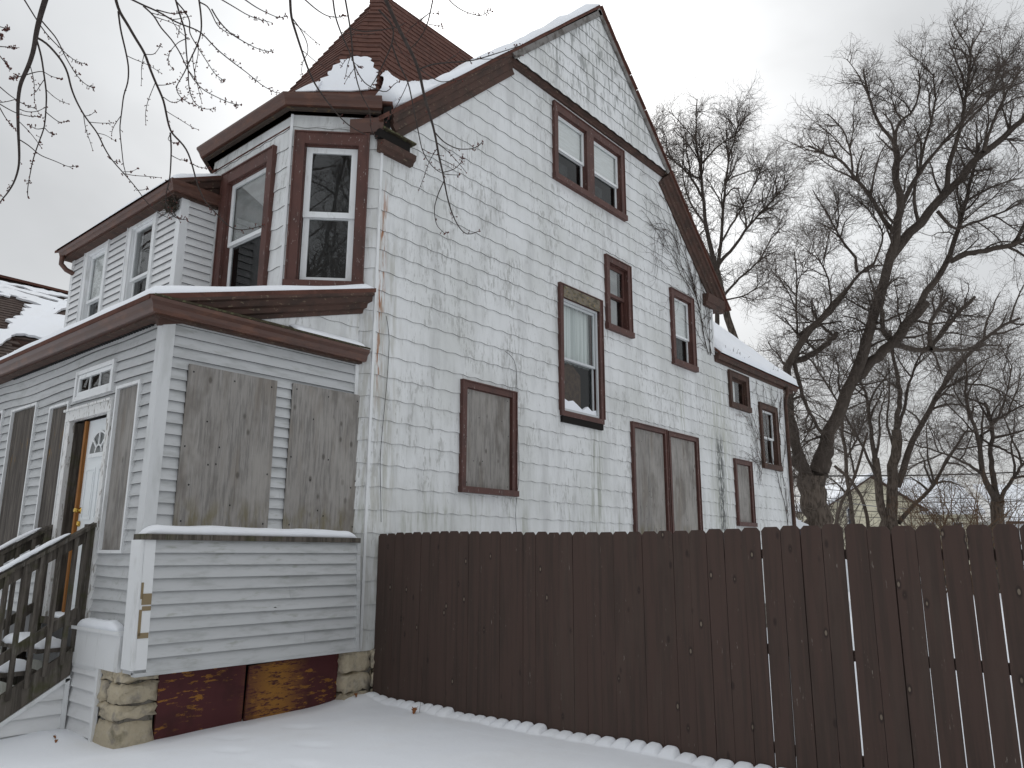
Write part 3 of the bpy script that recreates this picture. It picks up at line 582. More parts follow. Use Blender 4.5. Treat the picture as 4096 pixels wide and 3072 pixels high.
# ragged shingle edge on the far slope and the moulding under the flared pediment
mb = MB(); y = 5.0
while y < 9.9: L_ = random.uniform(.2, .32); mb.bar((.15, y, zr(y) + .085), (.15, y + L_, zr(y + L_) + .085 + random.uniform(-.02, .02)), .1, .035, m=0); y += L_
tag(mb.build('roof_edge_shingles', 'rooftile', house), kind='stuff')
mb = MB(); mb.beam((0, 2.36, 9.20), (0, 7.5, 9.20), [(0, 0), (.05, 0), (.06, .03), (.10, .05), (.11, .085), (.0, .085)], (1, 0, 0), (0, 0, 1)); mb.build('pediment_moulding', 'brown_old', house)
# wavy lower skirt of the pediment
mb = MB(); us = np.linspace(2.45, 7.45, 80); vs = []
for u in us: vs += [(.155, u, 9.285 - .02 - .012 * math.sin(2 * math.pi * u / .286)), (.15, u, 9.32)]
mb.add(vs, [(2 * i, 2 * i + 2, 2 * i + 3, 2 * i + 1) for i in range(79)]); mb.build('pediment_skirt', 'shingle', house)
mb = MB(); mb.box(-.3, .12, 7.16, 7.42, zr(7.3) + .06, zr(7.3) + .20); mb.build('roof_vent', 'brown_old', house)
# cornice returns at the two ends of the gable
ret = [(0, 0), (.07, 0), (.085, .04), (.12, .06), (.135, .13), (.0, .17)]
mb = MB(); mb.beam((0, -.06, 6.58), (0, .50, 6.58), ret, (1, 0, 0), (0, 0, 1)); mb.build('cornice_return', 'brown_old', house)
mb = MB(); mb.box(.0, .09, -.10, .42, 6.745, 6.86); mb.build('return_cavity_shade', 'dark', house)  # solid black block painting the darkness of the hollow above the return
mb = MB(); mb.bar((.06, -.06, 6.885), (.06, .50, 6.885), .13, .025); mb.build('return_lid', MT.setdefault('moss', material('mossy_board', (.055, .045, .03), .9, .1, [dict(c=(.10, .10, .055), s=(20, 20, 20), lo=.5, hi=.62)])), house)
big = [(0, 0), (.09, 0), (.10, .07), (.13, .09), (.16, .2), (.17, .25), (0, .27)]
mb = MB(); mb.beam((0, 9.0, 6.83), (0, 9.86, 6.83), big, (1, 0, 0), (0, 0, 1)); mb.beam((0, 9.42, 6.83), (-1.0, 9.42, 6.83), [(a * 2.6, b) for a, b in big], (0, 1, 0), (0, 0, 1)); mb.build('cornice_return', 'brown_old', house)

# ---- bay (turret) roof
APX = np.array((-1.72, 1.30, 10.66)); RDG = np.array((-1.72, 4.2, 10.44))
E0 = np.array((-3.49, -.02, 6.9)); E1 = np.array((-2.72, -.80, 6.9)); E2 = np.array((-.80, -.80, 6.9)); E3 = np.array((-.05, -.05, 6.9)); E4 = np.array((-.05, 4.6, 6.9)); E5 = np.array((-3.49, 4.6, 6.9))
def roof_plane(mb, tl, facet, expo=.145, tab=.32, lift=.014):
    """facet: eave a->b, top c (at a's side), d; covered with overlapping tabs"""
    a, b, d, c = (np.array(p, float) for p in facet); n = np.cross(b - a, c - a); n /= np.linalg.norm(n); n = n if n[2] > 0 else -n
    mb.add([a, b, d, c] if np.linalg.norm(d - c) > 1e-4 else [a, b, c], [(0, 1, 2, 3)] if np.linalg.norm(d - c) > 1e-4 else [(0, 1, 2)])
    e = (b - a) / np.linalg.norm(b - a); sv = np.cross(n, e); sv = sv if sv[2] > 0 else -sv; H = (c - a) @ sv; k = 0
    while k * expo < H:
        s0, s1 = k * expo, min((k + 1) * expo + .02, H)
        def lim(s):
            t = s / H; l = a + (c - a) * t; r = b + (d - b) * t; return (l - a) @ e, (r - a) @ e
        l0, r0 = lim(s0); l1, r1 = lim(s1); u = min(l0, l1) - (k % 2) * tab / 2 - random.uniform(0, .05)
        while u < max(r0, r1):
            x0, x1 = u + .003, u + tab - .003; u += tab
            q0, q1 = max(x0, l0), min(x1, r0); p0_, p1_ = max(x0, l1), min(x1, r1)
            if q1 - q0 < .01 and p1_ - p0_ < .01: continue
            if q1 < q0: q0 = q1 = min(max((q0 + q1) / 2, l0), r0)
            if p1_ < p0_: p0_ = p1_ = min(max((p0_ + p1_) / 2, l1), r1)
            j = random.uniform(0, .006); f = lambda x, s, h: a + e * x + sv * s + n * h
            tl.add([f(q0, s0, lift + j), f(q1, s0, lift + j), f(p1_, s1, .004), f(p0_, s1, .004), f(q0, s0, 0), f(q1, s0, 0)], [(0, 1, 2, 3), (4, 5, 1, 0), (4, 0, 3), (5, 2, 1)])
        k += 1
def hip_caps(tl, p, q, n1, n2, w=.16, expo=.145, c1=None):
    p, q, n1, n2 = (np.array(x, float) for x in (p, q, n1, n2)); t = (q - p); Ln = np.linalg.norm(t); t /= Ln
    s1 = np.cross(n1, t); s1 = s1 if s1 @ n2 < 0 else -s1; s2 = np.cross(n2, t); s2 = s2 if s2 @ n1 < 0 else -s2; nn = (n1 + n2) / np.linalg.norm(n1 + n2); k = 0
    while k * expo < Ln - .05:
        a0 = p + t * (k * expo) + nn * .034; a1 = p + t * min((k + 1) * expo + .03, Ln) + nn * .014
        w1_ = w * random.uniform(.92, 1.05)
        tl.add([a0, a0 + s1 * w1_ - nn * .008, a1 + s1 * w1_ - nn * .008, a1, a0 + s2 * w1_ - nn * .008, a1 + s2 * w1_ - nn * .008, a0 - nn * .03, a0 + s1 * w1_ - nn * .03, a0 + s2 * w1_ - nn * .03],
               [(0, 1, 2, 3), (0, 3, 5, 4), (6, 7, 1, 0), (6, 0, 4, 8)]); k += 1
def nrm(a, b, c):
    n = np.cross(np.array(b) - a, np.array(c) - a); n /= np.linalg.norm(n); return n if n[2] > 0 else -n
mb = MB(); tl = MB()
for fc in ((E0, E1, APX, APX), (E1, E2, APX, APX), (E2, E3, APX, APX), (E3, E4, RDG, APX), (E5, E0, APX, RDG)): roof_plane(mb, tl, fc)
nf, nc, nr, nl = nrm(E1, E2, APX), nrm(E2, E3, APX), nrm(E3, E4, APX), nrm(E0, E1, APX)
def side_n(p, q, n_in): return n_in
hip_caps(tl, E3, APX, nr, nc, .2); hip_caps(tl, E1, APX, nf, nl, .10); hip_caps(tl, APX, RDG, nr, nrm(E5, E0, APX))
turret = mb.build('turret_roof', 'rooftile', house); tag(tl.build('roof_shingles', 'rooftile', turret), kind='stuff')
# eave: soffit, fascia, gutter
mb = MB(); mb.sweep([(-3.51, 0, 7.06), (-2.725, -.785, 7.06), (-.785, -.785, 7.06), (.0, .0, 7.06)], [(-.05, 0), (.15, 0), (.15, .03), (-.05, .03)]); mb.build('bay_soffit', 'soffit', house)
mb = MB(); mb.sweep([(-3.51, 0, 7.20), (-2.725, -.785, 7.20), (-.785, -.785, 7.20), (.10, .10, 7.20)], [(-.22, 0), (.16, 0), (.16, .028), (-.22, .04)]); mb.build('eave_deck', 'rooftile', house)
mb = MB(); mb.sweep([(-3.51, 0, 7.0), (-2.725, -.785, 7.0), (-.785, -.785, 7.0), (.0, .0, 7.0)], [(.02, .06), (.10, .06), (.14, .10), (.14, .22), (.02, .22)]); mb.build('bay_fascia', 'brown_old', house)
kg = [(0, 0), (.045, 0), (.06, .03), (.07, .07), (.105, .10), (.105, .125), (.098, .125), (.095, .115), (0.01, .115), (0, .12)]
mb = MB(); mb.sweep([(-3.51, 0, 7.10), (-2.725, -.785, 7.10), (-.785, -.785, 7.10), (.01, .01, 7.11)], [(d + .142, z * 1.12) for d, z in kg]); mb.build('bay_gutter', 'gutter', house)
mb = MB(); mb.sweep([(.03, .01, 7.06), (.10, .08, 7.08)], [(-.1, -.02), (.12, .0), (.12, .10), (-.1, .15)]); mb.box(-.05, .05, -.10, .10, 6.92, 7.1); mb.build('broken_eave_shade', 'dark', house)  # solid black pieces painting the darkness inside the broken eave
# cut gutter end with its outlet, and short board above
mb = MB(); mb.sweep([(-.27, -.27, 6.80), (.03, .02, 6.85)], [(.0, 0), (.08, 0), (.14, .09), (.14, .16), (.0, .16)]); mb.build('gutter_stub', 'gutter', house)
mb = MB(); mb.fbox(CHAM, .90, 1.0, 6.86, 7.08, .02, .07); mb.build('gutter_block', 'brown', house)

# ---- porch
PXL = -7.0
ps_h = [(.24, 1.245, 1.78, 3.40), (1.43, 2.40, 1.78, 3.42)]
pb = wall_sheet('porch_side_wall', PSIDE, [[(0, .5), (2.34, .5), (2.34, 3.98), (0, 3.98)]], [], 'vinyl_edge', house)
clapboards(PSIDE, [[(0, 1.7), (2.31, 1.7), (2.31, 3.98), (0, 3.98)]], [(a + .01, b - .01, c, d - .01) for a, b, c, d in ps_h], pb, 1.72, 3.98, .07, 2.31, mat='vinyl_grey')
for (a, b, c, d), rot, lab in ((ps_h[0], -.004, 'wide weathered plywood sheet nearest the porch corner'), (ps_h[1], .006, 'plywood sheet with mossy lower end beside the side wall')):
    m_ = MB(); k = [(a, c), (b, c + rot), (b + rot, d), (a + .01, d - rot)]; m_.poly([PSIDE.P(u, z, .028) for u, z in k], tuple(PSIDE.n * .016)); o = m_.build('plywood_sheet', 'ply', house); o['label'] = lab
    screws(PSIDE, [(a + .06, d - .07), (b - .07, d - .08), (a + .07, c + .1), (b - .06, c + .1), (a + .04, (c + d) / 2), (b - .05, (c + d) / 2 - .2), ((a + b) / 2, d - .09)] + [(random.uniform(a + .1, b - .1), random.uniform(c + .2, d - .2)) for _ in range(6)], .0445, o, .009)
# front wall
pf_h = dict(transom=(-2.08, -1.1, 3.22, 3.56), door=(-2.16, -1.04, .92, 3.10), b1=(-.99, -.46, 1.58, 3.25), b2=(-2.76, -2.2, 1.7, 3.25), b3=(-4.06, -3.2, 1.55, 3.36), b4=(-5.4, -4.4, 1.5, 3.4), b5=(-6.6, -5.9, 1.5, 3.4))
pfw = wall_sheet('porch_front_wall', PFRONT, [[(PXL, .5), (-.12, .5), (-.12, 3.98), (PXL, 3.98)]], [(-2.1, -1.1, .95, 3.05)], 'vinyl_edge', house)
sag = lambda u, z: -.035 * math.exp(-((u + 3.3) / 1.0) ** 2) * max(0, min(1, (z - 2.9) / .6)) + .006 * math.sin(u * 4 + z * 9)
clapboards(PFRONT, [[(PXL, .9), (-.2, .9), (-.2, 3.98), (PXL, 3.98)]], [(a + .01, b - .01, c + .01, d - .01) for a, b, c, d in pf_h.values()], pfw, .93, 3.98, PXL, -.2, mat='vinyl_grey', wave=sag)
def frame_only(F, r, w, mat, name, proud=.045, parent=None):
    u0, u1, z0, z1 = r; m_ = MB(); m_.fbox(F, u0, u0 + w, z0, z1, -.01, proud); m_.fbox(F, u1 - w, u1, z0, z1, -.01, proud); m_.fbox(F, u0 + w, u1 - w, z1 - w, z1, -.01, proud - .003); m_.fbox(F, u0 + w, u1 - w, z0, z0 + w, -.01, proud - .003)
    return m_.build(name, mat, parent or house)
for key, mt, lab in (('b1', 'ply', 'narrow grey board between the door and the porch corner'), ('b2', 'ply_dark', 'narrow dark board on the far side of the door'), ('b3', 'ply_dark', 'wide dark board with orange scrape marks'), ('b4', 'ply_dark', None), ('b5', 'ply_dark', None)):
    r = pf_h[key]; w = frame_only(PFRONT, r, .03, 'whitetrim', 'boarded_window')
    if lab: w['label'] = lab
    m_ = MB(); m_.fbox(PFRONT, r[0] + .032, r[1] - .032, r[2] + .032, r[3] - .035, -.01, .012); m_.build('plywood', mt, w)
tw = frame_only(PFRONT, pf_h['transom'], .045, 'whitetrim', 'transom_window', .05)
sash(PFRONT, (-2.03, -1.15, 3.27, 3.51), .045, .035, 'whitesash', tw)
mb = MB(); [mb.fbox(PFRONT, u, u + .012, 3.315, 3.465, .02, .034) for u in (-1.72, -1.46)]; mb.build('muntin', 'whitesash', tw)
sheet(PFRONT, (-2.0, -1.18, 3.28, 3.5), -.02 + .02, 'screen', 'backing', tw)
# door and frame
dr = MB(); dr.fbox(PFRONT, -2.17, -2.07, .93, 3.0, -.01, .05); dr.fbox(PFRONT, -1.12, -1.04, .93, 3.0, -.01, .05); dr.fbox(PFRONT, -2.19, -1.02, 3.0, 3.11, -.01, .06); dr.fbox(PFRONT, -2.2, -1.01, 3.11, 3.135, -.01, .085)
dframe = dr.build('door_frame', 'oldwhite', house)
mb = MB(); mb.fbox(PFRONT, -2.07, -1.83, .93, 2.99, -.16, -.14); mb.fbox(PFRONT, -2.07, -2.05, .93, 2.99, -.14, .0); mb.build('splintered_jamb', 'greywood', dframe)
mb = MB(); mb.fbox(PFRONT, -1.845, -1.80, .95, 2.985, -.14, -.02); mb.build('bare_jamb', 'rawwood', dframe)
door = MB(); door.fbox(PFRONT, -1.80, -1.12, .95, 2.985, -.10, -.055)
dobj = door.build('door', 'door', house)
def panel(r, name='door_panel'):
    u0, u1, z0, z1 = r; m_ = MB(); w = .02
    for q in ((u0, u0 + w, z0, z1), (u1 - w, u1, z0, z1), (u0 + w, u1 - w, z0, z0 + w), (u0 + w, u1 - w, z1 - w, z1)): m_.fbox(PFRONT, *q, -.055, -.047)
    m_.fbox(PFRONT, u0 + .045, u1 - .045, z0 + .045, z1 - .045, -.055, -.049); m_.build(name, 'door', dobj)
panel((-1.73, -1.50, 1.92, 2.46)); panel((-1.42, -1.19, 1.92, 2.46)); panel((-1.73, -1.50, 1.06, 1.72)); panel((-1.42, -1.19, 1.06, 1.72))
cx, cz, r0 = -1.46, 2.60, .25
mb = MB(); ring = [(cx + (r0 + .0) * math.cos(a), cz + r0 * math.sin(a)) for a in np.linspace(0, math.pi, 17)]; inner = [(cx + (r0 - .03) * math.cos(a), cz + .02 + (r0 - .04) * math.sin(a)) for a in np.linspace(0, math.pi, 17)]
mb.add([PFRONT.P(u, z, -.038) for u, z in ring + inner], [(i, i + 1, 18 + i, 17 + i) for i in range(16)]); mb.fbox(PFRONT, cx - r0, cx + r0, cz - .03, cz + .015, -.055, -.036)
for a in (math.pi * .25, math.pi * .5, math.pi * .75): mb.bar(PFRONT.P(cx + .085 * math.cos(a), cz + .02 + .085 * math.sin(a), -.042), PFRONT.P(cx + .22 * math.cos(a), cz + .02 + .21 * math.sin(a), -.042), .02, .014, up=(0, 1, 0.01))
sm = [(cx + .09 * math.cos(a), cz + .02 + .09 * math.sin(a)) for a in np.linspace(0, math.pi, 9)]; si = [(cx + .07 * math.cos(a), cz + .02 + .07 * math.sin(a)) for a in np.linspace(0, math.pi, 9)]
mb.add([PFRONT.P(u, z, -.038) for u, z in sm + si], [(i, i + 1, 10 + i, 9 + i) for i in range(8)]); mb.build('fanlight_frame', 'whitesash', dobj)
mb = MB(); mb.add([PFRONT.P(u, z, -.0535) for u, z in ring], [tuple(range(17))]); mb.build('fanlight_glass', MT.setdefault('fan', material('dim_fanlight', (.17, .18, .18), .15, .5)), dobj)
for z in (2.02, 1.88):
    mb = MB(); q = PFRONT.P(-1.755, z, -.055); mb.lathe(q, (0, -1, 0), [(.034, 0), (.034, .008), (.012, .012), (.012, .035), (.024, .045), (.027, .06), (.018, .072)] if z > 2 else [(.03, 0), (.03, .02), (.022, .028)], 14); mb.build('door_knob' if z > 2 else 'deadbolt', 'brass', dobj, True)
mb = MB(); mb.fbox(PFRONT, -2.17, -1.0, .86, .93, -.2, .06); mb.build('threshold', 'greywood', house)
# dark room behind the open door jamb
# corner post
mb = MB(); mb.box(-.215, -.085, -2.489, -2.37, 1.70, 3.93); mb.build('corner_post', MT.setdefault('dullwhite', material('dull_white_post', (.62, .63, .635), .55, .3, [dict(c=(.45, .46, .45), s=(6, 6, 1.5), lo=.48, hi=.7, k=.6)])), house)
mb = MB(); mb.fbox(PSIDE, 2.29, 2.335, .55, 3.9, .0, .035); mb.build('end_strip', 'whitetrim', house)
# porch roof slab, rake, pent gutter
PS = .292; zp = lambda y: 3.965 + PS * (y + 2.70)
mb = MB(); mb.hexa([(PXL - .2, -2.72, zp(-2.72) - .05), (.06, -2.72, zp(-2.72) - .05), (.06, -.02, zp(-.02) - .05), (PXL - .2, -.02, zp(-.02) - .05), (PXL - .2, -2.72, zp(-2.72)), (.06, -2.72, zp(-2.72)), (.06, -.02, zp(-.02)), (PXL - .2, -.02, zp(-.02))])
mb.build('porch_roof', 'rooftile', house)
def beamline(p0, p1, prof, name, mat, ax=(1, 0, 0)):
    p0 = np.array(p0, float); p1 = np.array(p1, float); t = (p1 - p0) / np.linalg.norm(p1 - p0); ax = np.array(ax, float); up = np.cross(t, ax); up = up if up[2] > 0 else -up
    m_ = MB(); m_.beam(p0, p1, prof, ax, up); return m_.build(name, mat, house)
beamline((-.13, -2.60, zp(-2.60) - .05), (-.13, -.05, zp(-.05) - .05), [(0, .0), (.19, .0), (.19, -.03), (.15, -.045), (.13, -.10), (.09, -.12), (.085, -.17), (.05, -.185), (.045, -.23), (0, -.23)], 'porch_rake', 'brown_old')
mb = MB(); mb.add([(-.11, -2.4, 3.9), (-.11, -.10, 3.9), (-.11, -.10, zp(-.1) - .1), (-.11, -2.4, zp(-2.4) - .1)], [(0, 1, 2, 3)]); tri = mb.build('porch_end_wall', 'wallback', house)
PT = Frame((-.11, 0, 0), (0, 1, 0), (1, 0, 0)); shingles(PT, [[(-2.3, 3.95), (-.13, 3.95), (-.13, zp(-.13) - .22)]], [], tri, 3.98, 4.7, -2.4, -.1)
pg = [(0, 0), (.05, 0), (.065, .03), (.075, .07), (.11, .10), (.11, .135), (.10, .135), (.0, .12)]
mb = MB(); mb.sweep([(PXL, -2.60, 3.81), (-.02, -2.60, 3.81), (-.02, -.10, 3.81)], pg); mb.build('porch_gutter', 'gutter', house)
mb = MB(); mb.sweep([(PXL, -2.60, 3.79), (-.02, -2.60, 3.79), (-.02, -.12, 3.79)], [(-.15, 0), (.0, 0), (.0, .13), (-.15, .13)]); mb.build('porch_fascia', 'brown_old', house)
mb = MB(); mb.poly([(.09, -2.68, 3.95), (.09, -.09, 3.95), (-.12, -.11, 4.03), (-.12, -2.4, 4.03)], (0, 0, .02)); mb.build('pent_roof', 'moss', house)
mb = MB(); n_ = 60
for i in range(n_): u = -4.2 + 3.9 * i / n_; mb.fbox(PFRONT, u, u + .035, 3.775, 3.79, .02, .05)
tag(mb.build('vent_strip', 'grime', house), kind='stuff')

# ---- upper sunroom
sr_h = dict(a=(-4.05, -3.17, 4.55, 6.31), b=(-5.57, -4.72, 4.55, 6.28))
sf = wall_sheet('sunroom_front_wall', SFRONT, [[(-6.1, 4.3), (-2.5, 4.3), (-2.5, 6.42), (-6.1, 6.42)]], [(a + .03, b - .03, c + .03, d - .03) for a, b, c, d in sr_h.values()], 'vinyl_edge', house)
clapboards(SFRONT, [[(-6.06, 4.3), (-2.6, 4.3), (-2.6, 6.36), (-6.06, 6.36)]], [(a + .01, b - .01, c + .01, d - .01) for a, b, c, d in sr_h.values()], sf, 4.32, 6.36, -6.06, -2.6, mat='vinyl_clean')
sw = wall_sheet('sunroom_side_wall', SRIGHT, [[(0, 4.3), (.52, 4.3), (.52, 6.7), (0, 6.45)]], [], 'vinyl_edge', house)
clapboards(SRIGHT, [[(.08, 4.3), (.47, 4.3), (.47, 6.36), (.08, 6.36)]], [], sw, 4.32, 6.36, .08, .47, mat='vinyl_clean')
wall_sheet('sunroom_far_wall', SLEFT, [[(0, 4.3), (1.3, 4.3), (1.3, 6.4), (0, 7.0)]], [], 'vinyl_clean', house)
mb = MB(); mb.box(-2.60, -2.478, -1.325, -1.215, 4.3, 6.36); mb.build('corner_post', 'whitetrim', house)
mb = MB(); mb.box(-6.13, -6.03, -1.325, -1.2, 4.3, 6.36); mb.build('corner_post', 'whitetrim', house)
mb = MB(); mb.fbox(SRIGHT, .47, .505, 4.3, 6.36, 0, .03); mb.build('end_strip', 'whitetrim', house)
for key, up in (('a', None), ('b', 'blind')):
    w = double_hung(SFRONT, sr_h[key], .10, 'whitetrim', 'whitesash', .485, .045, upper=up, depth=.45, gl='glass_dark', proud=.035)
zs_ = lambda y: 6.42 + .46 * (y + 1.52)
mb = MB(); mb.hexa([(-6.3, -1.55, zs_(-1.55) - .04), (-2.38, -1.55, zs_(-1.55) - .04), (-2.38, -.6, zs_(-.6) - .04), (-6.3, -.6, zs_(-.6) - .04), (-6.3, -1.55, zs_(-1.55)), (-2.38, -1.55, zs_(-1.55)), (-2.38, -.6, zs_(-.6)), (-6.3, -.6, zs_(-.6))])
mb.build('sunroom_roof', 'rooftile', house)
beamline((-2.5, -1.47, zs_(-1.47) - .04), (-2.5, -.79, zs_(-.79) - .04), [(0, 0), (.15, 0), (.15, -.03), (.11, -.05), (.09, -.12), (.06, -.13), (.05, -.2), (0, -.2)], 'sunroom_rake', 'brown_old')
mb = MB(); mb.sweep([(-6.2, -1.44, 6.275), (-2.45, -1.44, 6.275), (-2.45, -.79, 6.275)], pg); mb.build('sunroom_gutter', 'gutter', house)
mb = MB(); mb.sweep([(-6.2, -1.44, 6.245), (-2.45, -1.44, 6.245), (-2.45, -.79, 6.245)], [(-.14, 0), (.015, 0), (.015, .16), (-.14, .16)]); mb.build('sunroom_fascia', 'brown_old', house)
mb = MB(); mb.tube([(-6.08, -1.5, 6.28), (-6.08, -1.5, 6.14), (-6.07, -1.42, 6.06), (-6.04, -1.2, 5.98), (-6.04, -1.0, 5.96)], [.04] * 5, 10); mb.build('downpipe_elbow', 'gutter', house, True)

# ---- bulkhead under the boarded porch side
BK = Frame((.05, -2.53, 0), (0, 1, 0), (1, 0, 0), tilt=.05, zref=1.70)
bk = MB(); bk.hexa([BK.P(0, .56, 0), BK.P(2.42, .56, 0), BK.P(2.42, .56, -.2), BK.P(0, .56, -.2), BK.P(0, 1.70, 0), BK.P(2.42, 1.70, 0), BK.P(2.42, 1.70, -.2), BK.P(0, 1.70, -.2)]); bko = bk.build('porch_skirt', 'vinyl_grey', house)
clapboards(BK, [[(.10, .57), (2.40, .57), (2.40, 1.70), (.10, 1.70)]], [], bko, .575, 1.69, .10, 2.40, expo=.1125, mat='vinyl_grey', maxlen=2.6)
mb = MB(); mb.fbox(BK, -.004, .10, .60, 1.70, .0, .03); mb.fbox(BK, -.03, 0, .60, 1.70, -.17, .03); mb.build('skirt_corner_trim', 'whitetrim', bko)
mb = MB(); mb.fbox(BK, .0, 2.42, .545, .575, -.03, .04); mb.build('skirt_bottom_trim', 'vinyl_grey', bko)
mb = MB(); mb.fbox(BK, 2.38, 2.425, .56, 1.70, .0, .034); mb.build('skirt_end_trim', 'vinyl_grey', bko)
for (a, b, c, d) in ((.012, .098, 1.14, 1.235), (.0, .02, 1.19, 1.33), (.02, .098, 1.09, 1.128), (-.002, .022, .88, 1.10), (.0, .095, .86, .905)):
    m_ = MB(); m_.fbox(BK, a, b, c, d, .03, .034); m_.build('tape_strip', 'tape', bko)
mb = MB(); mb.box(-.13, .10, -2.54, -.12, 1.70, 1.752); mb.build('ledge_board', 'greywood', house)
mb = MB(); q = BK.P(1.36, 1.04, .024); mb.add([q + BK.u * .022 * math.cos(a) + np.array([0, 0, .018 * math.sin(a)]) for a in np.linspace(0, 2 * math.pi, 9)[:-1]], [tuple(range(8))]); mb.build('siding_hole', 'grime', bko)
# under-porch panels and stone piers
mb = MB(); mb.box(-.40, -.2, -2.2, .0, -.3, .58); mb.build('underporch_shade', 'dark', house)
mb = MB(); mb.hexa([(-.13, -2.17, -.25), (-.13, -1.31, -.25), (-.155, -1.31, -.25), (-.155, -2.17, -.25), (-.10, -2.19, .56), (-.10, -1.32, .56), (-.125, -1.32, .56), (-.125, -2.19, .56)]); o = mb.build('maroon_panel', 'maroon', house)
mb = MB(); mb.hexa([(-.11, -1.30, -.25), (-.11, -.20, -.25), (-.135, -.20, -.25), (-.135, -1.30, -.25), (-.09, -1.285, .49), (-.09, -.20, .54), (-.115, -.20, .54), (-.115, -1.285, .49)]); o = mb.build('maroon_panel', 'maroon', house); o['label'] = 'maroon panel with much flaked orange wood'
def rock(x0, x1, y0, y1, z0, z1, parent, j=.018, name='stone'):
    r = random.Random(int((x0 * 7 + y0 * 13 + z0 * 29) * 1000)); vs = []; nn = 4
    m_ = MB(); idx = {}
    def vid(i, k, l):
        if (i, k, l) not in idx:
            f = lambda a, b, t: a + (b - a) * t / nn
            p = [f(x0, x1, i), f(y0, y1, k), f(z0, z1, l)]
            edge = (i in (0, nn)) + (k in (0, nn)) + (l in (0, nn)); c = ((x0 + x1) / 2, (y0 + y1) / 2, (z0 + z1) / 2)
            for q in range(3): p[q] += r.uniform(-j, j) - (p[q] - c[q]) * (.05 if edge >= 2 else 0) * (1.0 if edge == 2 else 1.6)
            idx[(i, k, l)] = len(m_.v); m_.v.append(tuple(p))
        return idx[(i, k, l)]
    for a in range(nn):
        for b in range(nn):
            for q in ((0, 0), (0, nn), (1, 0), (1, nn), (2, 0), (2, nn)):
                def P_(s, t): return vid(*((q[1], s, t) if q[0] == 0 else (s, q[1], t) if q[0] == 1 else (s, t, q[1])))
                f = (P_(a, b), P_(a + 1, b), P_(a + 1, b + 1), P_(a, b + 1)); m_.f.append(f if (q[1] == nn) == (q[0] != 1) else f[::-1]); m_.m.append(0)
    return m_.build(name, 'stone', parent, True)
mb = MB(); mb.box(-.52, -.135, -2.50, -2.20, -.3, .56); pier = mb.build('porch_pier', 'mortar', house)
for z0_, z1_, cuts in ((-.22, .14, [0, 1]), (.155, .275, [0, 1]), (.29, .46, [0, .4, 1]), (.47, .57, [0, .6, 1])):
    for i in range(len(cuts) - 1):
        a = -.56 + .47 * cuts[i]; b = -.56 + .47 * cuts[i + 1] - .012; rock(a, b, -2.53, -2.18, z0_, z1_, pier)
mb = MB(); mb.box(-9, -.03, .03, 13.2, -.3, .5); fnd = mb.build('foundation', 'mortar', house)
mb = MB(); mb.poly([(-.80, -.76, -.3), (-.02, .02, -.3), (-.02, .3, -.3), (-.8, .3, -.3)], (0, 0, .82)); pier2 = mb.build('corner_pier', 'mortar', house)
for z0_, z1_ in ((-.2, .1), (.11, .3), (.31, .53)):
    rock(-.22, .02, -.2, .16, z0_, z1_, pier2); rock(-.02, .035, .17, .6, z0_ + .02, z1_ + .01, pier2)

# ---- box beside the steps and white skirt below
mb = MB(); mb.box(-1.13, -.135, -2.56, -2.46, .56, .87); mb.build('step_side_panel', 'whitetrim', house)
mb = MB(); mb.box(-1.15, -.12, -2.585, -2.46, .87, .90); mb.build('panel_cap', 'whitetrim', house)
SK = Frame((0, -2.52, 0), (1, 0, 0), (0, -1, 0))
skw = wall_sheet('step_skirt', SK, [[(-1.2, -.3), (-.5, -.3), (-.5, .56), (-1.2, .56)]], [], 'vinyl_edge', house)
clapboards(SK, [[(-1.15, -.3), (-.56, -.3), (-.56, .55), (-1.15, .55)]], [], skw, -.3, .55, -1.15, -.56, expo=.13, mat='vinyl_clean')
mb = MB(); mb.fbox(SK, -.565, -.515, -.3, .56, 0, .035); mb.fbox(SK, -1.2, -1.15, -.3, .56, 0, .035); mb.fbox(SK, -1.15, -.565, .53, .56, 0, .03); mb.build('skirt_frame', 'whitetrim', skw)
# porch floor
mb = MB(); mb.box(PXL, -1.2, -2.43, -2.38, -.3, .92); mb.build('porch_base_wall', 'concrete', house)
mb = MB(); mb.box(PXL, PXL + .06, -2.45, .0, -.3, 3.98); mb.build('porch_far_wall', 'vinyl_clean', house)
mb = MB(); mb.box(PXL, -.2, -2.44, .0, .78, .88); mb.build('porch_floor', 'greywood', house)

# ---- rear wing roof
mb = MB(); rr = lambda x: 5.80 + .93 * (.16 - x)
mb.poly([(.16, 9.41, rr(.16)), (.16, 14.05, rr(.16)), (-2.6, 14.05, rr(-2.6)), (-2.6, 9.41, rr(-2.6))], (0, 0, .06)); mb.poly([(-2.6, 9.41, rr(-2.6)), (-2.6, 14.05, rr(-2.6)), (-5.3, 14.05, rr(.16)), (-5.3, 9.41, rr(.16))], (0, 0, .06))
mb.build('rear_wing_roof', 'rooftile', house)
mb = MB(); mb.add([(-5, 13.24, 5.75), (0, 13.24, 5.75), (-2.6, 13.24, rr(-2.6))], [(0, 1, 2)]); mb.build('rear_wing_gable', 'vinyl_clean', house)
mb = MB(); mb.sweep([(.05, 9.42, 5.72), (.05, 14.08, 5.72)], pg); mb.build('rear_gutter', 'brown_old', house)
mb = MB(); mb.box(-.02, .045, 9.42, 13.9, 5.66, 5.86); mb.build('rear_fascia', 'brown_old', house)
mb = MB(); mb.tube([(.10, 13.35, 5.74), (.10, 13.35, 5.55), (.07, 13.28, 5.4), (.07, 13.26, 5.25), (.07, 13.26, 1.2)], [.05, .05, .045, .045, .045], 10); mb.build('rear_downpipe', 'brown_old', house, True)
flush_pieces(house, {'shingle': 300, 'clapboard': 290})

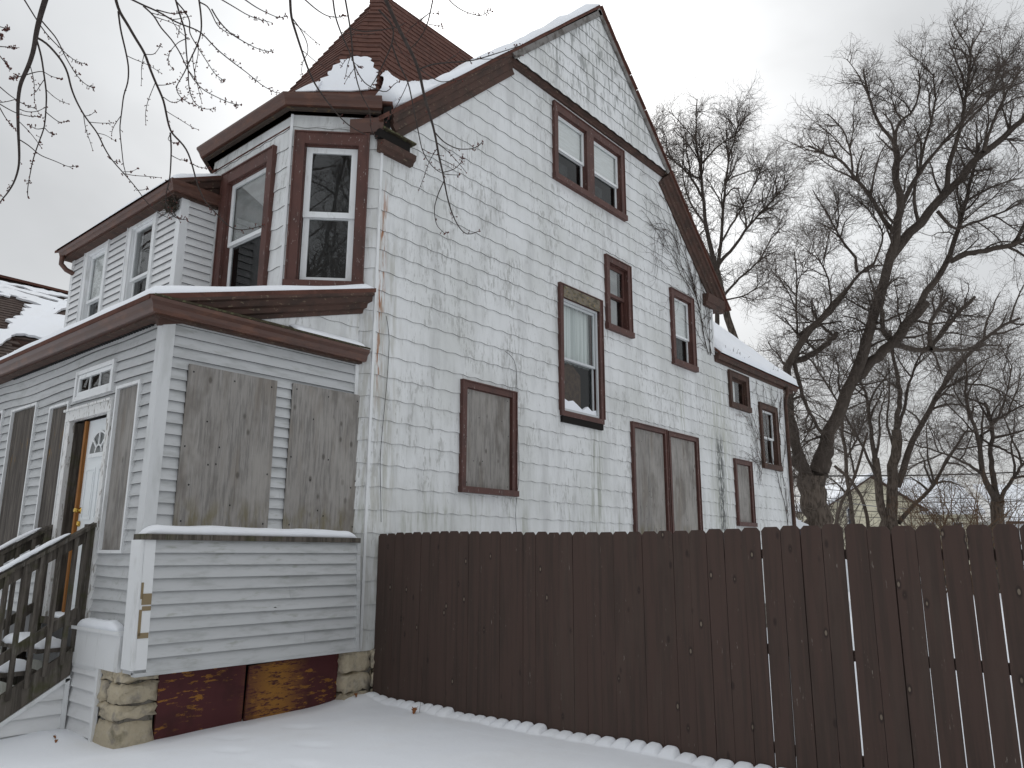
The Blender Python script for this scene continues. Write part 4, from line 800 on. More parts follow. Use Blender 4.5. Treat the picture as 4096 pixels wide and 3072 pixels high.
# ------------------------------------------------------------------ GROUND
from mathutils import noise as mnoise
BOUND = [.03, .178, .32, .46, .603, .748, .888, 1.03, 1.172, 1.32, 1.468, 1.616, 1.758, 1.90, 2.05, 2.2, 2.352, 2.5, 2.645, 2.795, 2.942, 3.09, 3.24, 3.39, 3.54, 3.69, 3.84, 3.99, 4.148, 4.30, 4.456, 4.61, 4.767, 4.92, 5.08, 5.238, 5.40, 5.56, 5.72, 5.876, 6.03, 6.18, 6.33, 6.48, 6.63, 6.78, 6.93, 7.08, 7.23, 7.38, 7.53, 7.68, 7.83, 7.98, 8.13, 8.28, 8.43, 8.58, 8.73]
def nz2(x, y, s, o=0.0): return mnoise.noise(Vector((x * s + o, y * s - o, o)))
def gz(x, y):
    r = math.hypot(x, y)
    z = -.005 + .03 * nz2(x, y, .35, 3) * min(1, r / 3) + .014 * nz2(x, y, 1.3, 5) + .005 * nz2(x, y, 4.2, 9)
    z -= .055 * math.exp(-(((x + .4) / 1.3) ** 2 + ((y + 2.6) / 1.0) ** 2))                       # lower at the porch pier
    z += .07 * math.exp(-(((x + .02) / .28) ** 2 + ((y - .02) / .3) ** 2))                          # drift in the corner by the fence
    z += .05 * math.exp(-(((x + .85) / .35) ** 2 + ((y + 2.75) / .28) ** 2))
    if -.2 < y < .2 and 0 < x < 8.7:
        z += .012 * math.exp(-((.2 - y) / .25) ** 2)
        for i in range(len(BOUND) - 1):
            if BOUND[i] <= x < BOUND[i + 1]:
                h = (BOUND[i + 1] - BOUND[i]) / 2; uc = BOUND[i] + h; q = (x - uc) / (h * .98); f = (i * 37 % 11) / 11.0
                dpt = .12 + .03 * f; p = (.195 - y) / dpt
                if abs(q) < 1 and p < 1: z += (.032 + .034 * ((i * 53 % 17) / 17.0) + .002 * min(x, 4)) * (1 - abs(q) ** 4) ** .6 * (1 - max(p, 0) ** 2.5) ** .6
                break
    # scuffed footprints towards the porch
    for fx, fy, a in ((.9, -2.0, .35), (1.25, -1.45, .3), (.55, -1.1, .5), (1.8, -1.9, .2), (.45, -1.75, .3), (2.4, -2.2, .25)):
        dx, dy = x - fx, y - fy
        if abs(dx) < .4 and abs(dy) < .4: c, s = math.cos(a), math.sin(a); z -= .034 * math.exp(-(((dx * c + dy * s) / .16) ** 2 + ((-dx * s + dy * c) / .06) ** 2)) - .010 * math.exp(-(((dx * c + dy * s) / .24) ** 2 + ((-dx * s + dy * c) / .11) ** 2))
    return z
xs = np.concatenate([[-600, -300, -150, -80, -40, -20, -12, -8], np.arange(-6, 0, .12), np.arange(0, 5.2, .0125), np.arange(5.2, 9, .05), [10, 12, 16, 24, 40, 80, 150, 300, 600]])
ys = np.concatenate([[-600, -300, -100, -40, -20, -12, -8, -7], np.arange(-6, -.25, .06), np.arange(-.25, .205, .0125), [.23, .3, .5, 1, 2, 4, 8, 12, 16, 20, 26, 34, 45, 60, 90, 150, 300, 600]])
V = np.array([(x, y, gz(x, y) if abs(x) < 13 and abs(y) < 13 else -.01) for y in ys for x in xs]); nx, ny = len(xs), len(ys)
ii = np.arange(nx * ny).reshape(ny, nx); F_ = np.stack([ii[:-1, :-1], ii[:-1, 1:], ii[1:, 1:], ii[1:, :-1]], -1).reshape(-1, 4)
tag(fast_mesh('snowy_ground', V, F_, 'snow', smooth=True), kind='structure')

# ------------------------------------------------------------------ FENCE
fence = thing('wooden_fence', 'tall dark brown dog-eared picket fence running from the house corner along the snow', 'fence', (4.4, .2, 0))
fr = random.Random(3); GAPS = {4.148: .010, 4.456: .006, 4.61: .011, 4.767: .010, 4.92: .007, 5.08: .008, 5.238: .020, 5.40: .007, 5.56: .008, 5.72: .011, 5.876: .012, 6.03: .009, 6.18: .009, 2.2: .006}
for i in range(len(BOUND) - 1):
    a, b = BOUND[i], BOUND[i + 1]; ga, gb = GAPS.get(a, .0025 if a < 6 else .008) * .78, GAPS.get(b, .0025 if b < 6 else .008) * .78
    a, b = a + ga / 2, b - gb / 2; zt = 1.80 + .018 * math.sin(a * 1.3 + .4) * (1 if a < 5.3 else -.6) + fr.uniform(-.004, .004); lean = fr.uniform(-.004, .004); yj = fr.uniform(-.001, .001); e = fr.uniform(.024, .030); t = .016
    pts = [(a + fr.uniform(-.001, .001), -.03), (b, -.03), (b + lean, zt - e * 1.15), (b + lean - e, zt), (a + lean + e, zt), (a + lean, zt - e * 1.15)]
    mb = MB(); mb.poly([(x, .197 + yj, z) for x, z in pts], (0, t, 0)); mb.build('picket', 'fence', fence)
for z in (1.595, .885, .185):
    for a, b in ((.05, 2.44), (2.445, 4.92), (4.925, 7.4), (7.405, 8.7)):
        mb = MB(); mb.box(a, b, .2185, .256, z - .036, z + .036); mb.build('rail', 'fence', fence)
for x in (.1, 2.44, 4.925, 5.56, 7.4): mb = MB(); mb.box(x - .045, x + .045, .258, .348, -.2, 1.74); mb.build('post', 'fence', fence)

# ------------------------------------------------------------------ SNOW LYING ON THINGS
def loaf(name, p0, p1, wv, h, label, n=48, e=.06, rag=.25, parent=None, cat='snow'):
    p0, p1, wv = (np.array(q, float) for q in (p0, p1, wv)); k = 11; vs = []; o = random.uniform(0, 50)
    for i in range(n + 1):
        t = i / n; s = min(1, (min(t, 1 - t) / e + .02) ** .5); c = p0 + (p1 - p0) * t
        hh = h * s * (1 + rag * mnoise.noise(Vector((t * 7 + o, o, 0)))); ww = (.7 + .3 * s) * (1 + rag * .5 * mnoise.noise(Vector((t * 9, o, 4))))
        for j in range(k):
            a = math.pi * j / (k - 1); cx = math.copysign(abs(math.cos(a)) ** .6, math.cos(a)); vs.append(c + wv * cx * ww + np.array([0, 0, hh * abs(math.sin(a)) ** .65]))
    fs = [(i * k + j, (i + 1) * k + j, (i + 1) * k + j + 1, i * k + j + 1) for i in range(n) for j in range(k - 1)] + [(i * k + k - 1, (i + 1) * k + k - 1, (i + 1) * k, i * k) for i in range(n)] + [tuple(range(k)), tuple(range(n * k + k - 1, n * k - 1, -1))]
    o = link_mesh(name, vs, fs, 'snow', parent, None, True)
    return tag(o, label, cat, None, 'stuff') if label else tag(o, kind='stuff')
def snow_slab(name, c00, c10, c11, c01, th, nu, nv, label, nrm_=(0, 0, 1), rag=.3, edge=.10, sc=1.2, lift=.0, cat='snow', wob=.0):
    c00, c10, c11, c01, nn = (np.array(q, float) for q in (c00, c10, c11, c01, nrm_)); vs = []; o = random.uniform(0, 40)
    lu, lv = np.linalg.norm(c10 - c00), np.linalg.norm(c01 - c00)
    for j in range(nv + 1):
        for i in range(nu + 1):
            u, v = i / nu, j / nv; p = (c00 * (1 - u) + c10 * u) * (1 - v) + (c01 * (1 - u) + c11 * u) * v
            d = min(u * lu, (1 - u) * lu, v * lv, (1 - v) * lv); s = min(1, d / edge) ; s = math.sqrt(max(0, 1 - (1 - s) ** 2))
            q = p + nn * (lift + th * (.12 + .88 * s) * (1 + rag * mnoise.noise(Vector((p[0] * sc + o, p[1] * sc, p[2] * sc)))))
            if wob and d < 1e-6: q = q + np.array([0, 0, wob * mnoise.noise(Vector((p[0] * 5 + o, p[1] * 5, p[2] * 5)))])
            vs.append(q)
    k = len(vs); W_ = nu + 1; fs = [(j * W_ + i, j * W_ + i + 1, (j + 1) * W_ + i + 1, (j + 1) * W_ + i) for j in range(nv) for i in range(nu)]
    rim = [i for i in range(W_)] + [j * W_ + nu for j in range(1, nv + 1)] + [nv * W_ + i for i in range(nu - 1, -1, -1)] + [j * W_ for j in range(nv - 1, 0, -1)]
    for a in rim: vs.append(vs[a] - nn * (lift + th * .14))
    n = len(rim); fs += [(rim[i], k + i, k + (i + 1) % n, rim[(i + 1) % n]) for i in range(n)]
    return tag(link_mesh(name, vs, fs, 'snow', None, None, True), label, cat, None, 'stuff')
def onplane(x, y, n, p0):
    d = (x - 2048) / FPX * RT - (y - 1536) / FPX * UP + FW; n = np.array(n, float); return CAM + d * (((np.array(p0) - CAM) @ n) / (d @ n))
def Cp(x, y): return 700 + x / 1.8433, y / 1.8433

loaf('ledge_snow', (-.02, -2.52, 1.748), (-.02, -.14, 1.748), (.105, 0, 0), .088, 'rounded ridge of snow along the ledge below the boarded porch side', 70, .05)
loaf('panel_snow', (-1.08, -2.525, .895), (-.2, -2.525, .895), (0, .055, 0), .085, 'cushion of snow on the white panel beside the steps', 30, .18)
snow_slab('porch_roof_snow', (PXL - .1, -2.70, zp(-2.70)), (.05, -2.70, zp(-2.70)), (.05, -.05, zp(-.05)), (PXL - .1, -.05, zp(-.05)), .085, 90, 40, 'layer of snow on the porch roof under the bay windows', edge=.07)
snow_slab('sunroom_snow', (-6.2, -1.5, zs_(-1.5)), (-2.40, -1.5, zs_(-1.5)), (-2.40, -.79, zs_(-.79) - .08), (-6.2, -.79, zs_(-.79) - .08), .15, 60, 16, 'mound of snow on the small upper roof beside the bay', edge=.3, rag=.5)
snow_slab('pent_snow', (.07, -1.1, 3.968), (.07, -.12, 3.968), (-.10, -.14, 4.06), (-.10, -1.1, 4.06), .03, 24, 5, 'thin strip of snow in the gutter end near the rusty corner', edge=.04)
snow_slab('main_roof_snow', (-8.9, .9, zr(.9) + .07), (.19, .9, zr(.9) + .07), (.19, 4.93, zr(4.93) + .07), (-8.9, 4.93, zr(4.93) + .07), .11, 50, 60, 'snow lying along the main gable roof edge up to the peak', nrm_=(0, -.68, .73), edge=.16, rag=.55, sc=1.6)
snow_slab('rear_roof_snow', (.17, 9.45, rr(.17) + .06), (.17, 14.0, rr(.17) + .06), (-2.5, 14.0, rr(-2.5) + .06), (-2.5, 9.45, rr(-2.5) + .06), .10, 60, 30, 'smooth white sheet of snow on the low rear wing roof', nrm_=(.68, 0, .73), edge=.12, rag=.3)
# ragged patches on the bay roof
def patch(name, px, n, p0, th, label):
    n = np.array(n, float); pts = [onplane(*Cp(x, y), n, np.array(p0) + n * .02) for x, y in px]; rag = []
    for i in range(len(pts)):
        a, b = pts[i], pts[(i + 1) % len(pts)]; m_ = max(1, int(np.linalg.norm(b - a) / .045))
        for j in range(m_):
            t = j / m_; q = a * (1 - t) + b * t
            if px[i][1] < 640 and j: q = q + np.cross(n, (b - a) / np.linalg.norm(b - a)) * random.uniform(-.05, .05)
            rag.append(q)
    mb = MB(); mb.poly(rag, n * th); return tag(mb.build(name, 'snow'), label, 'snow', None, 'stuff')
patch('bay_roof_snow', [(1040, 672), (1078, 606), (1105, 575), (1125, 548), (1160, 515), (1190, 480), (1250, 445), (1300, 425), (1370, 428), (1420, 425), (1440, 455), (1468, 470), (1478, 540), (1490, 590), (1492, 620), (1475, 660), (1300, 676)], nc, E2, .016, 'ragged triangular snow patch low on the brown bay roof')
patch('bay_roof_snow', [(890, 676), (960, 640), (1040, 606), (1082, 598), (1042, 674)], nf, E2, .014, 'thin sliver of snow on the front face of the bay roof')
up_ = [(1512, 560), (1535, 535), (1560, 520), (1600, 560), (1650, 590), (1700, 598), (1760, 600), (1820, 595), (1880, 590), (1920, 598), (1990, 565), (2060, 520), (2110, 490), (2165, 482)]
lo_ = [(1520, 650), (1560, 672), (1600, 700), (1640, 728), (1680, 742), (1720, 735), (1775, 712), (1830, 682), (1900, 648), (1960, 620), (2030, 585), (2090, 560), (2150, 530), (2225, 492)]
vs = []; random.seed(11)
UPP = []; LOW = []
for i in range(len(up_) - 1):
    for j in range(7):
        t = j / 7; UPP.append(onplane(*Cp(up_[i][0] + (up_[i + 1][0] - up_[i][0]) * t, up_[i][1] + (up_[i + 1][1] - up_[i][1]) * t + random.uniform(-7, 6)), nr, E3 + nr * .03))
        q = Cp(lo_[i][0] + (lo_[i + 1][0] - lo_[i][0]) * t, lo_[i][1] + (lo_[i + 1][1] - lo_[i][1]) * t); LOW.append(onplane(*q, (1, 0, 0), (.17 if i < 3 else .19, 0, 0)))
m_ = MB(); n_ = len(UPP); rows = 5
for r in range(rows + 1):
    for i in range(n_): t = r / rows; m_.v.append(tuple(UPP[i] * (1 - t) + LOW[i] * t + nr * (.07 * math.sin(math.pi * min(t * 1.0, 1)) )))
for i in range(n_): m_.v.append(tuple(LOW[i] + np.array([-.25, 0, -.12])))
m_.f = [(r * n_ + i, (r + 1) * n_ + i, (r + 1) * n_ + i + 1, r * n_ + i + 1) for r in range(rows + 1) for i in range(n_ - 1)]; m_.m = [0] * len(m_.f)
tag(m_.build('valley_snow', 'snow', None, True), 'snow filling the valley between the bay roof and the gable edge', 'snow', None, 'stuff')

# ------------------------------------------------------------------ FRONT STEPS
st = thing('front_steps', 'weathered wooden front steps with snowy handrails and balusters before the white door', 'steps', (-1.65, -3.0, 0))
SL = .635; sz = lambda y, z0: z0 + SL * (y + 2.55)
for x in (-1.12, -2.24):
    mb = MB(); mb.hexa([(x - .02, -3.75, sz(-3.75, .46)), (x + .02, -3.75, sz(-3.75, .46)), (x + .02, -2.56, sz(-2.56, .46)), (x - .02, -2.56, sz(-2.56, .46)), (x - .02, -3.75, sz(-3.75, .70)), (x + .02, -3.75, sz(-3.75, .70)), (x + .02, -2.56, sz(-2.56, .70)), (x - .02, -2.56, sz(-2.56, .70))]); mb.build('stringer', 'greywood', st)
    mb = MB(); mb.box(x - .045, x + .045, -2.57, -2.48, .66, 1.86); mb.build('post', 'greywood', st)
    mb = MB(); mb.box(x - .045, x + .045, -3.70, -3.61, -.1, 1.16); mb.build('post', 'greywood', st)
    mb = MB(); mb.bar((x + .01, -2.47, 1.875), (x + .01, -3.75, sz(-3.75, 1.825)), .115, .032); mb.build('handrail', 'greywood', st)
    mb = MB(); mb.bar((x, -2.50, 1.775), (x, -3.70, sz(-3.70, 1.745)), .038, .085); mb.build('rail', 'greywood', st)
    mb = MB(); mb.bar((x, -2.50, 1.06), (x, -3.70, sz(-3.70, 1.03)), .038, .085); mb.build('rail', 'greywood', st)
    for k in range(7):
        y = -2.66 - .138 * k; mb = MB(); mb.box(x + .021, x + .058, y - .019, y + .019, sz(y, .66) - .04, sz(y, 1.80)); mb.build('baluster', 'greywood', st)
    loaf('rail_snow', (x + .01, -2.72 if x > -2 else -2.6, sz(-2.72 if x > -2 else -2.6, 1.872)), (x + .01, -3.74, sz(-3.74, 1.872)), (.05, 0, 0), .032, None, 40, .15, parent=st)
for i, z in enumerate((.70, .52, .345, .17)):
    y1 = -2.565 - .278 * i; mb = MB(); mb.box(-2.215, -1.145, y1 - .30, y1, z - .038, z); mb.build('tread', 'greywood', st)
    mb = MB(); mb.box(-2.21, -1.15, y1 - .02, y1 - .002, z - .18, z - .04); mb.build('riser', 'whitetrim' if i == 0 else 'greywood', st)
    loaf('tread_snow', (-2.2, y1 - .155, z - .002), (-1.16, y1 - .155, z - .002), (0, .14, 0), .09, None, 24, .12, parent=st)
loaf('tread_snow', (-2.05, -2.40, .928), (-1.15, -2.40, .928), (0, .1, 0), .05, None, 24, .12, parent=st)
SI = Frame((-1.135, -3.75, 0), (0, 1, 0), (1, 0, 0)); tri = [(.2, -.2), (1.20, -.2), (1.20, sz(-2.55, .44))]
isk = wall_sheet('side_skirt', SI, [tri], [], 'vinyl_edge', st)
PIECES.clear(); clapboards(SI, [tri], [], isk, -.28, .5, 0, 1.18, expo=.13, mat='vinyl_clean'); [link_mesh(p[1], p[2], p[3], p[4], p[6], p[5]) for p in PIECES]
mb = MB(); mb.bar((-1.105, -3.75, sz(-3.75, .435)), (-1.105, -2.56, sz(-2.56, .435)), .03, .035); mb.box(-1.13, -1.09, -2.60, -2.56, -.28, .42); mb.build('skirt_trim', 'whitetrim', isk)

# ------------------------------------------------------------------ TREES
def resample(pts, k):
    pts = np.array(pts, float); d = np.r_[0, np.cumsum(np.linalg.norm(np.diff(pts, axis=0), axis=1))]; t = np.linspace(0, d[-1], k)
    return np.stack([np.interp(t, d, pts[:, i]) for i in range(3)], 1)
def smooth(pts, k):
    p = resample(pts, k)
    for _ in range(2): q = p.copy(); q[1:-1] = (p[:-2] + 2 * p[1:-1] + p[2:]) / 4; p = q
    return p
def spawn(P, Rr, m, ln, ang, up, wig, k=5, rr_=(.5, .25), tmin=.25, tip=.0025, out=None, lenexp=1.0, droop=0.0):
    n, kk, _ = P.shape; seg = np.linalg.norm(P[:, 1:] - P[:, :-1], axis=2).sum(1); w = seg ** lenexp; pi = rng.choice(n, m, p=w / w.sum()); t = tmin + (1 - tmin) * rng.random(m) ** .85
    x = t * (kk - 1); i0 = np.minimum(x.astype(int), kk - 2); f = (x - i0)[:, None]
    base = P[pi, i0] * (1 - f) + P[pi, i0 + 1] * f; tan = P[pi, i0 + 1] - P[pi, i0]; tan /= np.maximum(np.linalg.norm(tan, axis=1, keepdims=True), 1e-9)
    rb = Rr[pi, i0] * (1 - f[:, 0]) + Rr[pi, i0 + 1] * f[:, 0]
    r = rng.normal(size=(m, 3)); r -= tan * (r * tan).sum(1, keepdims=True); r /= np.linalg.norm(r, axis=1, keepdims=True)
    a = np.radians(ang[0] + (ang[1] - ang[0]) * rng.random(m))[:, None]; d = tan * np.cos(a) + r * np.sin(a); d[:, 2] += up
    if out is not None: o = base - out; o /= np.linalg.norm(o, axis=1, keepdims=True); d += .22 * o
    d /= np.linalg.norm(d, axis=1, keepdims=True); L_ = (ln[0] + (ln[1] - ln[0]) * rng.random(m)) * (1.12 - .5 * t)
    pts = [base]; p = base.copy()
    for s in range(k - 1):
        d = d + rng.normal(size=(m, 3)) * wig; d[:, 2] += up * .35 - droop; d /= np.linalg.norm(d, axis=1, keepdims=True); p = p + d * (L_ / (k - 1))[:, None]; pts.append(p.copy())
    C_ = np.stack(pts, 1); r0 = np.minimum(rb * .85, rr_[0] + (rr_[1] - rr_[0]) * rng.random(m)); rad = r0[:, None] * np.linspace(1, .35, k)[None, :]; rad = np.maximum(rad, tip)
    return C_, rad
def tree(name, label, limbs, levels, trunk_n=1, bark='bark', limbmat='bark_dark', group='bare trees behind the house', base=None, cat='tree', sides=8, twig='twig'):
    """limbs: list of (points, r0, r1); the first trunk_n are trunks"""
    b = limbs[0][0][0]; t = thing(name, label, cat, (float(b[0]), float(b[1]), 0), group)
    K = 14; LP = []; LR = []
    for i, (pts, r0, r1) in enumerate(limbs):
        p = smooth(pts, K); p[1:-1] += rng.normal(size=(K - 2, 3)) * (r0 * .18); r = r0 + (r1 - r0) * np.linspace(0, 1, K) ** .8
        if i < trunk_n: r = r * (1 + .25 * np.exp(-np.linspace(0, 1, K) * 9))
        v, f = tubes(p[None], r[None], 12 if i < trunk_n else sides); fast_mesh('trunk' if i < trunk_n else 'limb', v, f, bark if i < trunk_n else limbmat, t, True)
        LP.append(p); LR.append(r)
    P = np.stack(LP); Rr = np.stack(LR); ctr = P[:, :, :].reshape(-1, 3).mean(0)
    src = (P[trunk_n:], Rr[trunk_n:]) if len(limbs) > trunk_n else (P, Rr); allP = src
    for li, lv in enumerate(levels):
        C_, rad = spawn(*src, out=ctr if li < 2 else None, **lv); v, f = tubes(C_, rad, 4 if li == 0 else 3)
        tag(fast_mesh('branches' if li < 2 else 'twigs', v, f, limbmat if li == 0 else twig, t), kind='stuff')
        if li >= 1: src = (np.concatenate([C_]), rad)
        else:
            # twigs grow from limbs and first branches alike
            kk = C_.shape[1]; LPs = np.stack([resample(p, kk) for p in allP[0]]); LRs = np.stack([np.interp(np.linspace(0, 1, kk), np.linspace(0, 1, K), r) for r in allP[1]])
            src = (np.concatenate([C_, LPs[:, :]]), np.concatenate([rad, LRs]))
    return t
def TT(pts, dep, r0, r1, s=1.1848, ox=2500, oy=0, jit=1.6, base=False):
    """trace in crop coordinates at a depth, wandering gently in depth; r in crop pixels"""
    o = random.uniform(-jit, jit); n = len(pts); P = []
    for i, q in enumerate(pts): dd = dep + (o * i / (n - 1)) ; P.append(at(ox + q[0] / s, oy + q[1] / s, dd))
    return (P, r0 * 1.12 / s / FPX * dep, r1 * 1.2 / s / FPX * dep)
def HT(pts, dep, r0, r1, jit=1.6): return TT(pts, dep, r0, r1, 1.6588, 3000, 1200, jit)
def grounded(L_):
    p = L_[0]; q = np.array(p[0]); q[2] = -.2; return ([q] + list(p), L_[1], L_[2])
random.seed(5)
DA, DB, DC, DD = 33.0, 27.0, 36.0, 33.0
LV = lambda f, a=1.0, up=.035: [dict(m=int(190 * f), ln=(1.1 * a, 2.6 * a), ang=(28, 65), up=up, wig=.17, k=6, rr_=(.035 * a, .055 * a), tmin=.3),
    dict(m=int(1700 * f), ln=(.7 * a, 1.6 * a), ang=(28, 68), up=up * .8, wig=.2, k=5, rr_=(.011, .018), tmin=.12),
    dict(m=int(9000 * f), ln=(.4 * a, 1.0 * a), ang=(30, 75), up=up * .6, wig=.25, k=5, rr_=(.0065, .009), tmin=.08, tip=.0032),
    dict(m=int(24000 * f), ln=(.25 * a, .62 * a), ang=(30, 80), up=up * .4, wig=.3, k=4, rr_=(.0036, .0050), tmin=.03, tip=.0024)]
A_ = [grounded(TT([(600, 1900), (560, 1700), (520, 1600), (480, 1480), (455, 1370), (432, 1275)], DA, 19, 13, jit=.2)),
      TT([(432, 1275), (405, 1180), (385, 1070), (370, 950), (368, 850), (340, 720), (330, 600), (342, 470)], DA, 12, 2),
      TT([(440, 1270), (455, 1150), (465, 1000), (475, 870), (490, 760), (520, 650), (545, 560)], DA, 9, 2),
      TT([(430, 1285), (350, 1190), (290, 1080), (230, 930), (190, 820), (150, 700), (120, 610)], DA, 10, 2),
      TT([(445, 1250), (520, 1170), (580, 1080), (640, 1010), (720, 930), (775, 870)], DA, 8, 2), TT([(470, 1400), (530, 1330), (600, 1270), (650, 1220), (720, 1190)], DA, 6, 2),
      TT([(430, 1580), (448, 1480), (420, 1360), (415, 1260), (360, 1130), (300, 1030), (250, 940)], DA, 11, 3), TT([(480, 1420), (560, 1405), (640, 1360), (690, 1330)], DA, 4, 1.5),
      TT([(370, 940), (300, 820), (210, 745), (140, 690)], DA, 6, 2), TT([(370, 770), (440, 690), (530, 640)], DA, 5, 1.5), TT([(455, 1150), (540, 1010), (600, 900), (640, 810)], DA, 5, 2),
      TT([(640, 1230), (700, 1120), (760, 1060)], DA, 3, 1.5), TT([(385, 1070), (300, 950), (270, 830), (280, 700)], DA, 5, 1.5)]
tree('bare_tree', 'slender bare tree with narrow crown rising behind the rear wing roof', A_, LV(.55), 1)
B_ = [grounded(HT([(455, 1600), (440, 1450), (425, 1300), (410, 1140)], DB, 84, 70, .1)), HT([(420, 1330), (470, 1150), (505, 1000)], DB, 52, 44, .1), HT([(420, 1330), (365, 1170), (318, 1030)], DB, 46, 34, .1),
      HT([(375, 1160), (330, 1050), (290, 900), (262, 750), (240, 600), (245, 480), (280, 340), (335, 255), (440, 165), (540, 75), (600, 0), (640, -60)], DB, 36, 14, .8),
      HT([(440, 1140), (490, 1030), (520, 900), (570, 760), (640, 640), (700, 500), (740, 400), (780, 250), (830, 100), (862, -20)], DB, 46, 26, .8),
      TT([(1200, 1430), (1255, 1240), (1290, 1120), (1303, 980), (1292, 840), (1280, 690)], DB, 22, 11),
      TT([(1280, 690), (1240, 630), (1190, 560), (1160, 480), (1140, 400), (1130, 330)], DB, 8, 3), TT([(1280, 690), (1290, 575), (1360, 540), (1400, 430), (1390, 330)], DB, 7, 2.5),
      HT([(700, 520), (830, 400), (930, 300), (1000, 220), (1080, 120), (1170, 10)], DB, 32, 26), TT([(1360, 1510), (1440, 1360), (1540, 1240), (1570, 1110), (1620, 950), (1640, 800), (1680, 680)], DB, 16, 5),
      TT([(1540, 1240), (1620, 1200), (1700, 1190), (1800, 1170), (1920, 1130)], DB, 12, 9),
      TT([(1255, 1220), (1330, 1120), (1400, 1055), (1490, 960), (1530, 900), (1610, 820), (1700, 720), (1800, 640), (1910, 550)], DB, 22, 10),
      TT([(1303, 990), (1350, 890), (1440, 760), (1530, 650), (1620, 550), (1700, 440)], DB, 11, 3), TT([(1290, 1120), (1200, 1000), (1150, 900), (1080, 850), (1060, 770), (960, 740), (870, 690)], DB, 11, 3),
      TT([(1080, 850), (1070, 720), (1040, 620), (960, 540)], DB, 6, 2), TT([(1525, 900), (1520, 820), (1560, 690), (1600, 600), (1620, 430), (1640, 300), (1650, 180)], DB, 12, 3),
      TT([(1390, 1050), (1360, 960), (1375, 870), (1420, 700), (1440, 600), (1480, 480), (1460, 350)], DB, 8, 2.5), TT([(1600, 600), (1700, 500), (1760, 380), (1800, 280)], DB, 6, 2), TT([(1700, 720), (1750, 560), (1810, 430), (1880, 330)], DB, 8, 3),
      TT([(820, 1600), (900, 1530), (980, 1480), (1050, 1370), (1100, 1300), (1180, 1250)], DB, 12, 5), TT([(1100, 1290), (1090, 1190), (1040, 1180), (990, 1060), (930, 970), (890, 900)], DB, 7, 2),
      TT([(1180, 1250), (1230, 1120), (1180, 1020), (1120, 960)], DB, 5, 2), TT([(980, 1480), (970, 1350), (940, 1250), (860, 1180)], DB, 5, 2), TT([(820, 1600), (810, 1450), (815, 1300), (800, 1180)], DB, 5, 2),
      HT([(925, 285), (1050, 330), (1180, 335), (1230, 300), (1300, 180), (1400, 60), (1490, -20)], DB, 19, 9), HT([(1190, 310), (1190, 160), (1250, 60), (1310, -10)], DB, 14, 9), HT([(1200, 330), (1330, 333), (1525, 330)], DB, 13, 7),
      HT([(285, 410), (380, 385), (470, 320), (560, 250), (570, 220)], DB, 20, 14), HT([(290, 410), (340, 600), (380, 720), (450, 850), (480, 890)], DB, 14, 8), HT([(560, 240), (480, 180), (420, 90), (400, 10)], DB, 9, 5),
      HT([(480, 900), (400, 930), (330, 990)], DB, 8, 4), TT([(1480, 1000), (1560, 1100), (1640, 1060), (1760, 1020), (1880, 960)], DB, 8, 3), HT([(930, 290), (880, 180), (870, 60), (880, -60)], DB, 16, 10)]
tree('bare_tree', 'huge forked bare tree with thick trunk just beyond the house corner', B_, LV(1.15, .95), 1)
C2 = [grounded(HT([(930, 1620), (935, 1480), (945, 1250), (950, 1050), (970, 860)], DC, 38, 26, .2)), grounded(HT([(885, 1620), (885, 1480), (862, 1250), (832, 1050)], DC, 30, 20, .2)),
      HT([(970, 870), (990, 720), (1000, 600), (965, 450), (940, 320), (930, 200)], DC, 18, 6), HT([(832, 1060), (800, 850), (780, 660), (740, 550), (700, 430)], DC, 16, 4),
      HT([(975, 1240), (1040, 1050), (1090, 900), (1180, 740), (1260, 600), (1370, 450), (1480, 320), (1600, 200), (1790, 120)], DC, 22, 7), HT([(975, 870), (1030, 700), (1060, 540), (1110, 380), (1180, 300)], DC, 12, 4),
      HT([(985, 1480), (1080, 1370), (1160, 1290), (1230, 1240), (1260, 1120), (1370, 980), (1430, 870)], DC, 15, 6), HT([(1180, 740), (1290, 690), (1400, 690), (1500, 760)], DC, 8, 3), HT([(832, 1050), (860, 900), (855, 760), (900, 640)], DC, 10, 3),
      HT([(865, 1250), (800, 1080), (740, 960), (640, 780), (560, 640), (420, 420)], DC, 10, 4), HT([(960, 1000), (900, 800), (930, 600), (920, 450)], DC, 9, 3)]
tree('bare_tree', 'bare tree with several dark stems rising from one foot beyond the fence', C2, LV(.25, 1.45, .03), 2)
S2 = [grounded(HT([(700, 1640), (690, 1480), (655, 1300), (640, 1050), (605, 850), (590, 700)], 40, 16, 8)), grounded(HT([(800, 1640), (790, 1480), (745, 1290), (640, 1150), (560, 1100)], 40, 14, 8)), grounded(HT([(570, 1640), (565, 1480), (610, 1320), (700, 1180), (740, 1000), (780, 880)], 40, 14, 6)),
      HT([(640, 1050), (720, 900), (760, 780)], 40, 7, 3), HT([(655, 1300), (560, 1200), (480, 1160)], 40, 7, 3), HT([(700, 1180), (660, 1000), (680, 860)], 40, 7, 3)]
tree('bare_tree', 'thicket of thin dark crooked stems between the big trunk and the cream house', S2, LV(.09, .8, .02), 3)
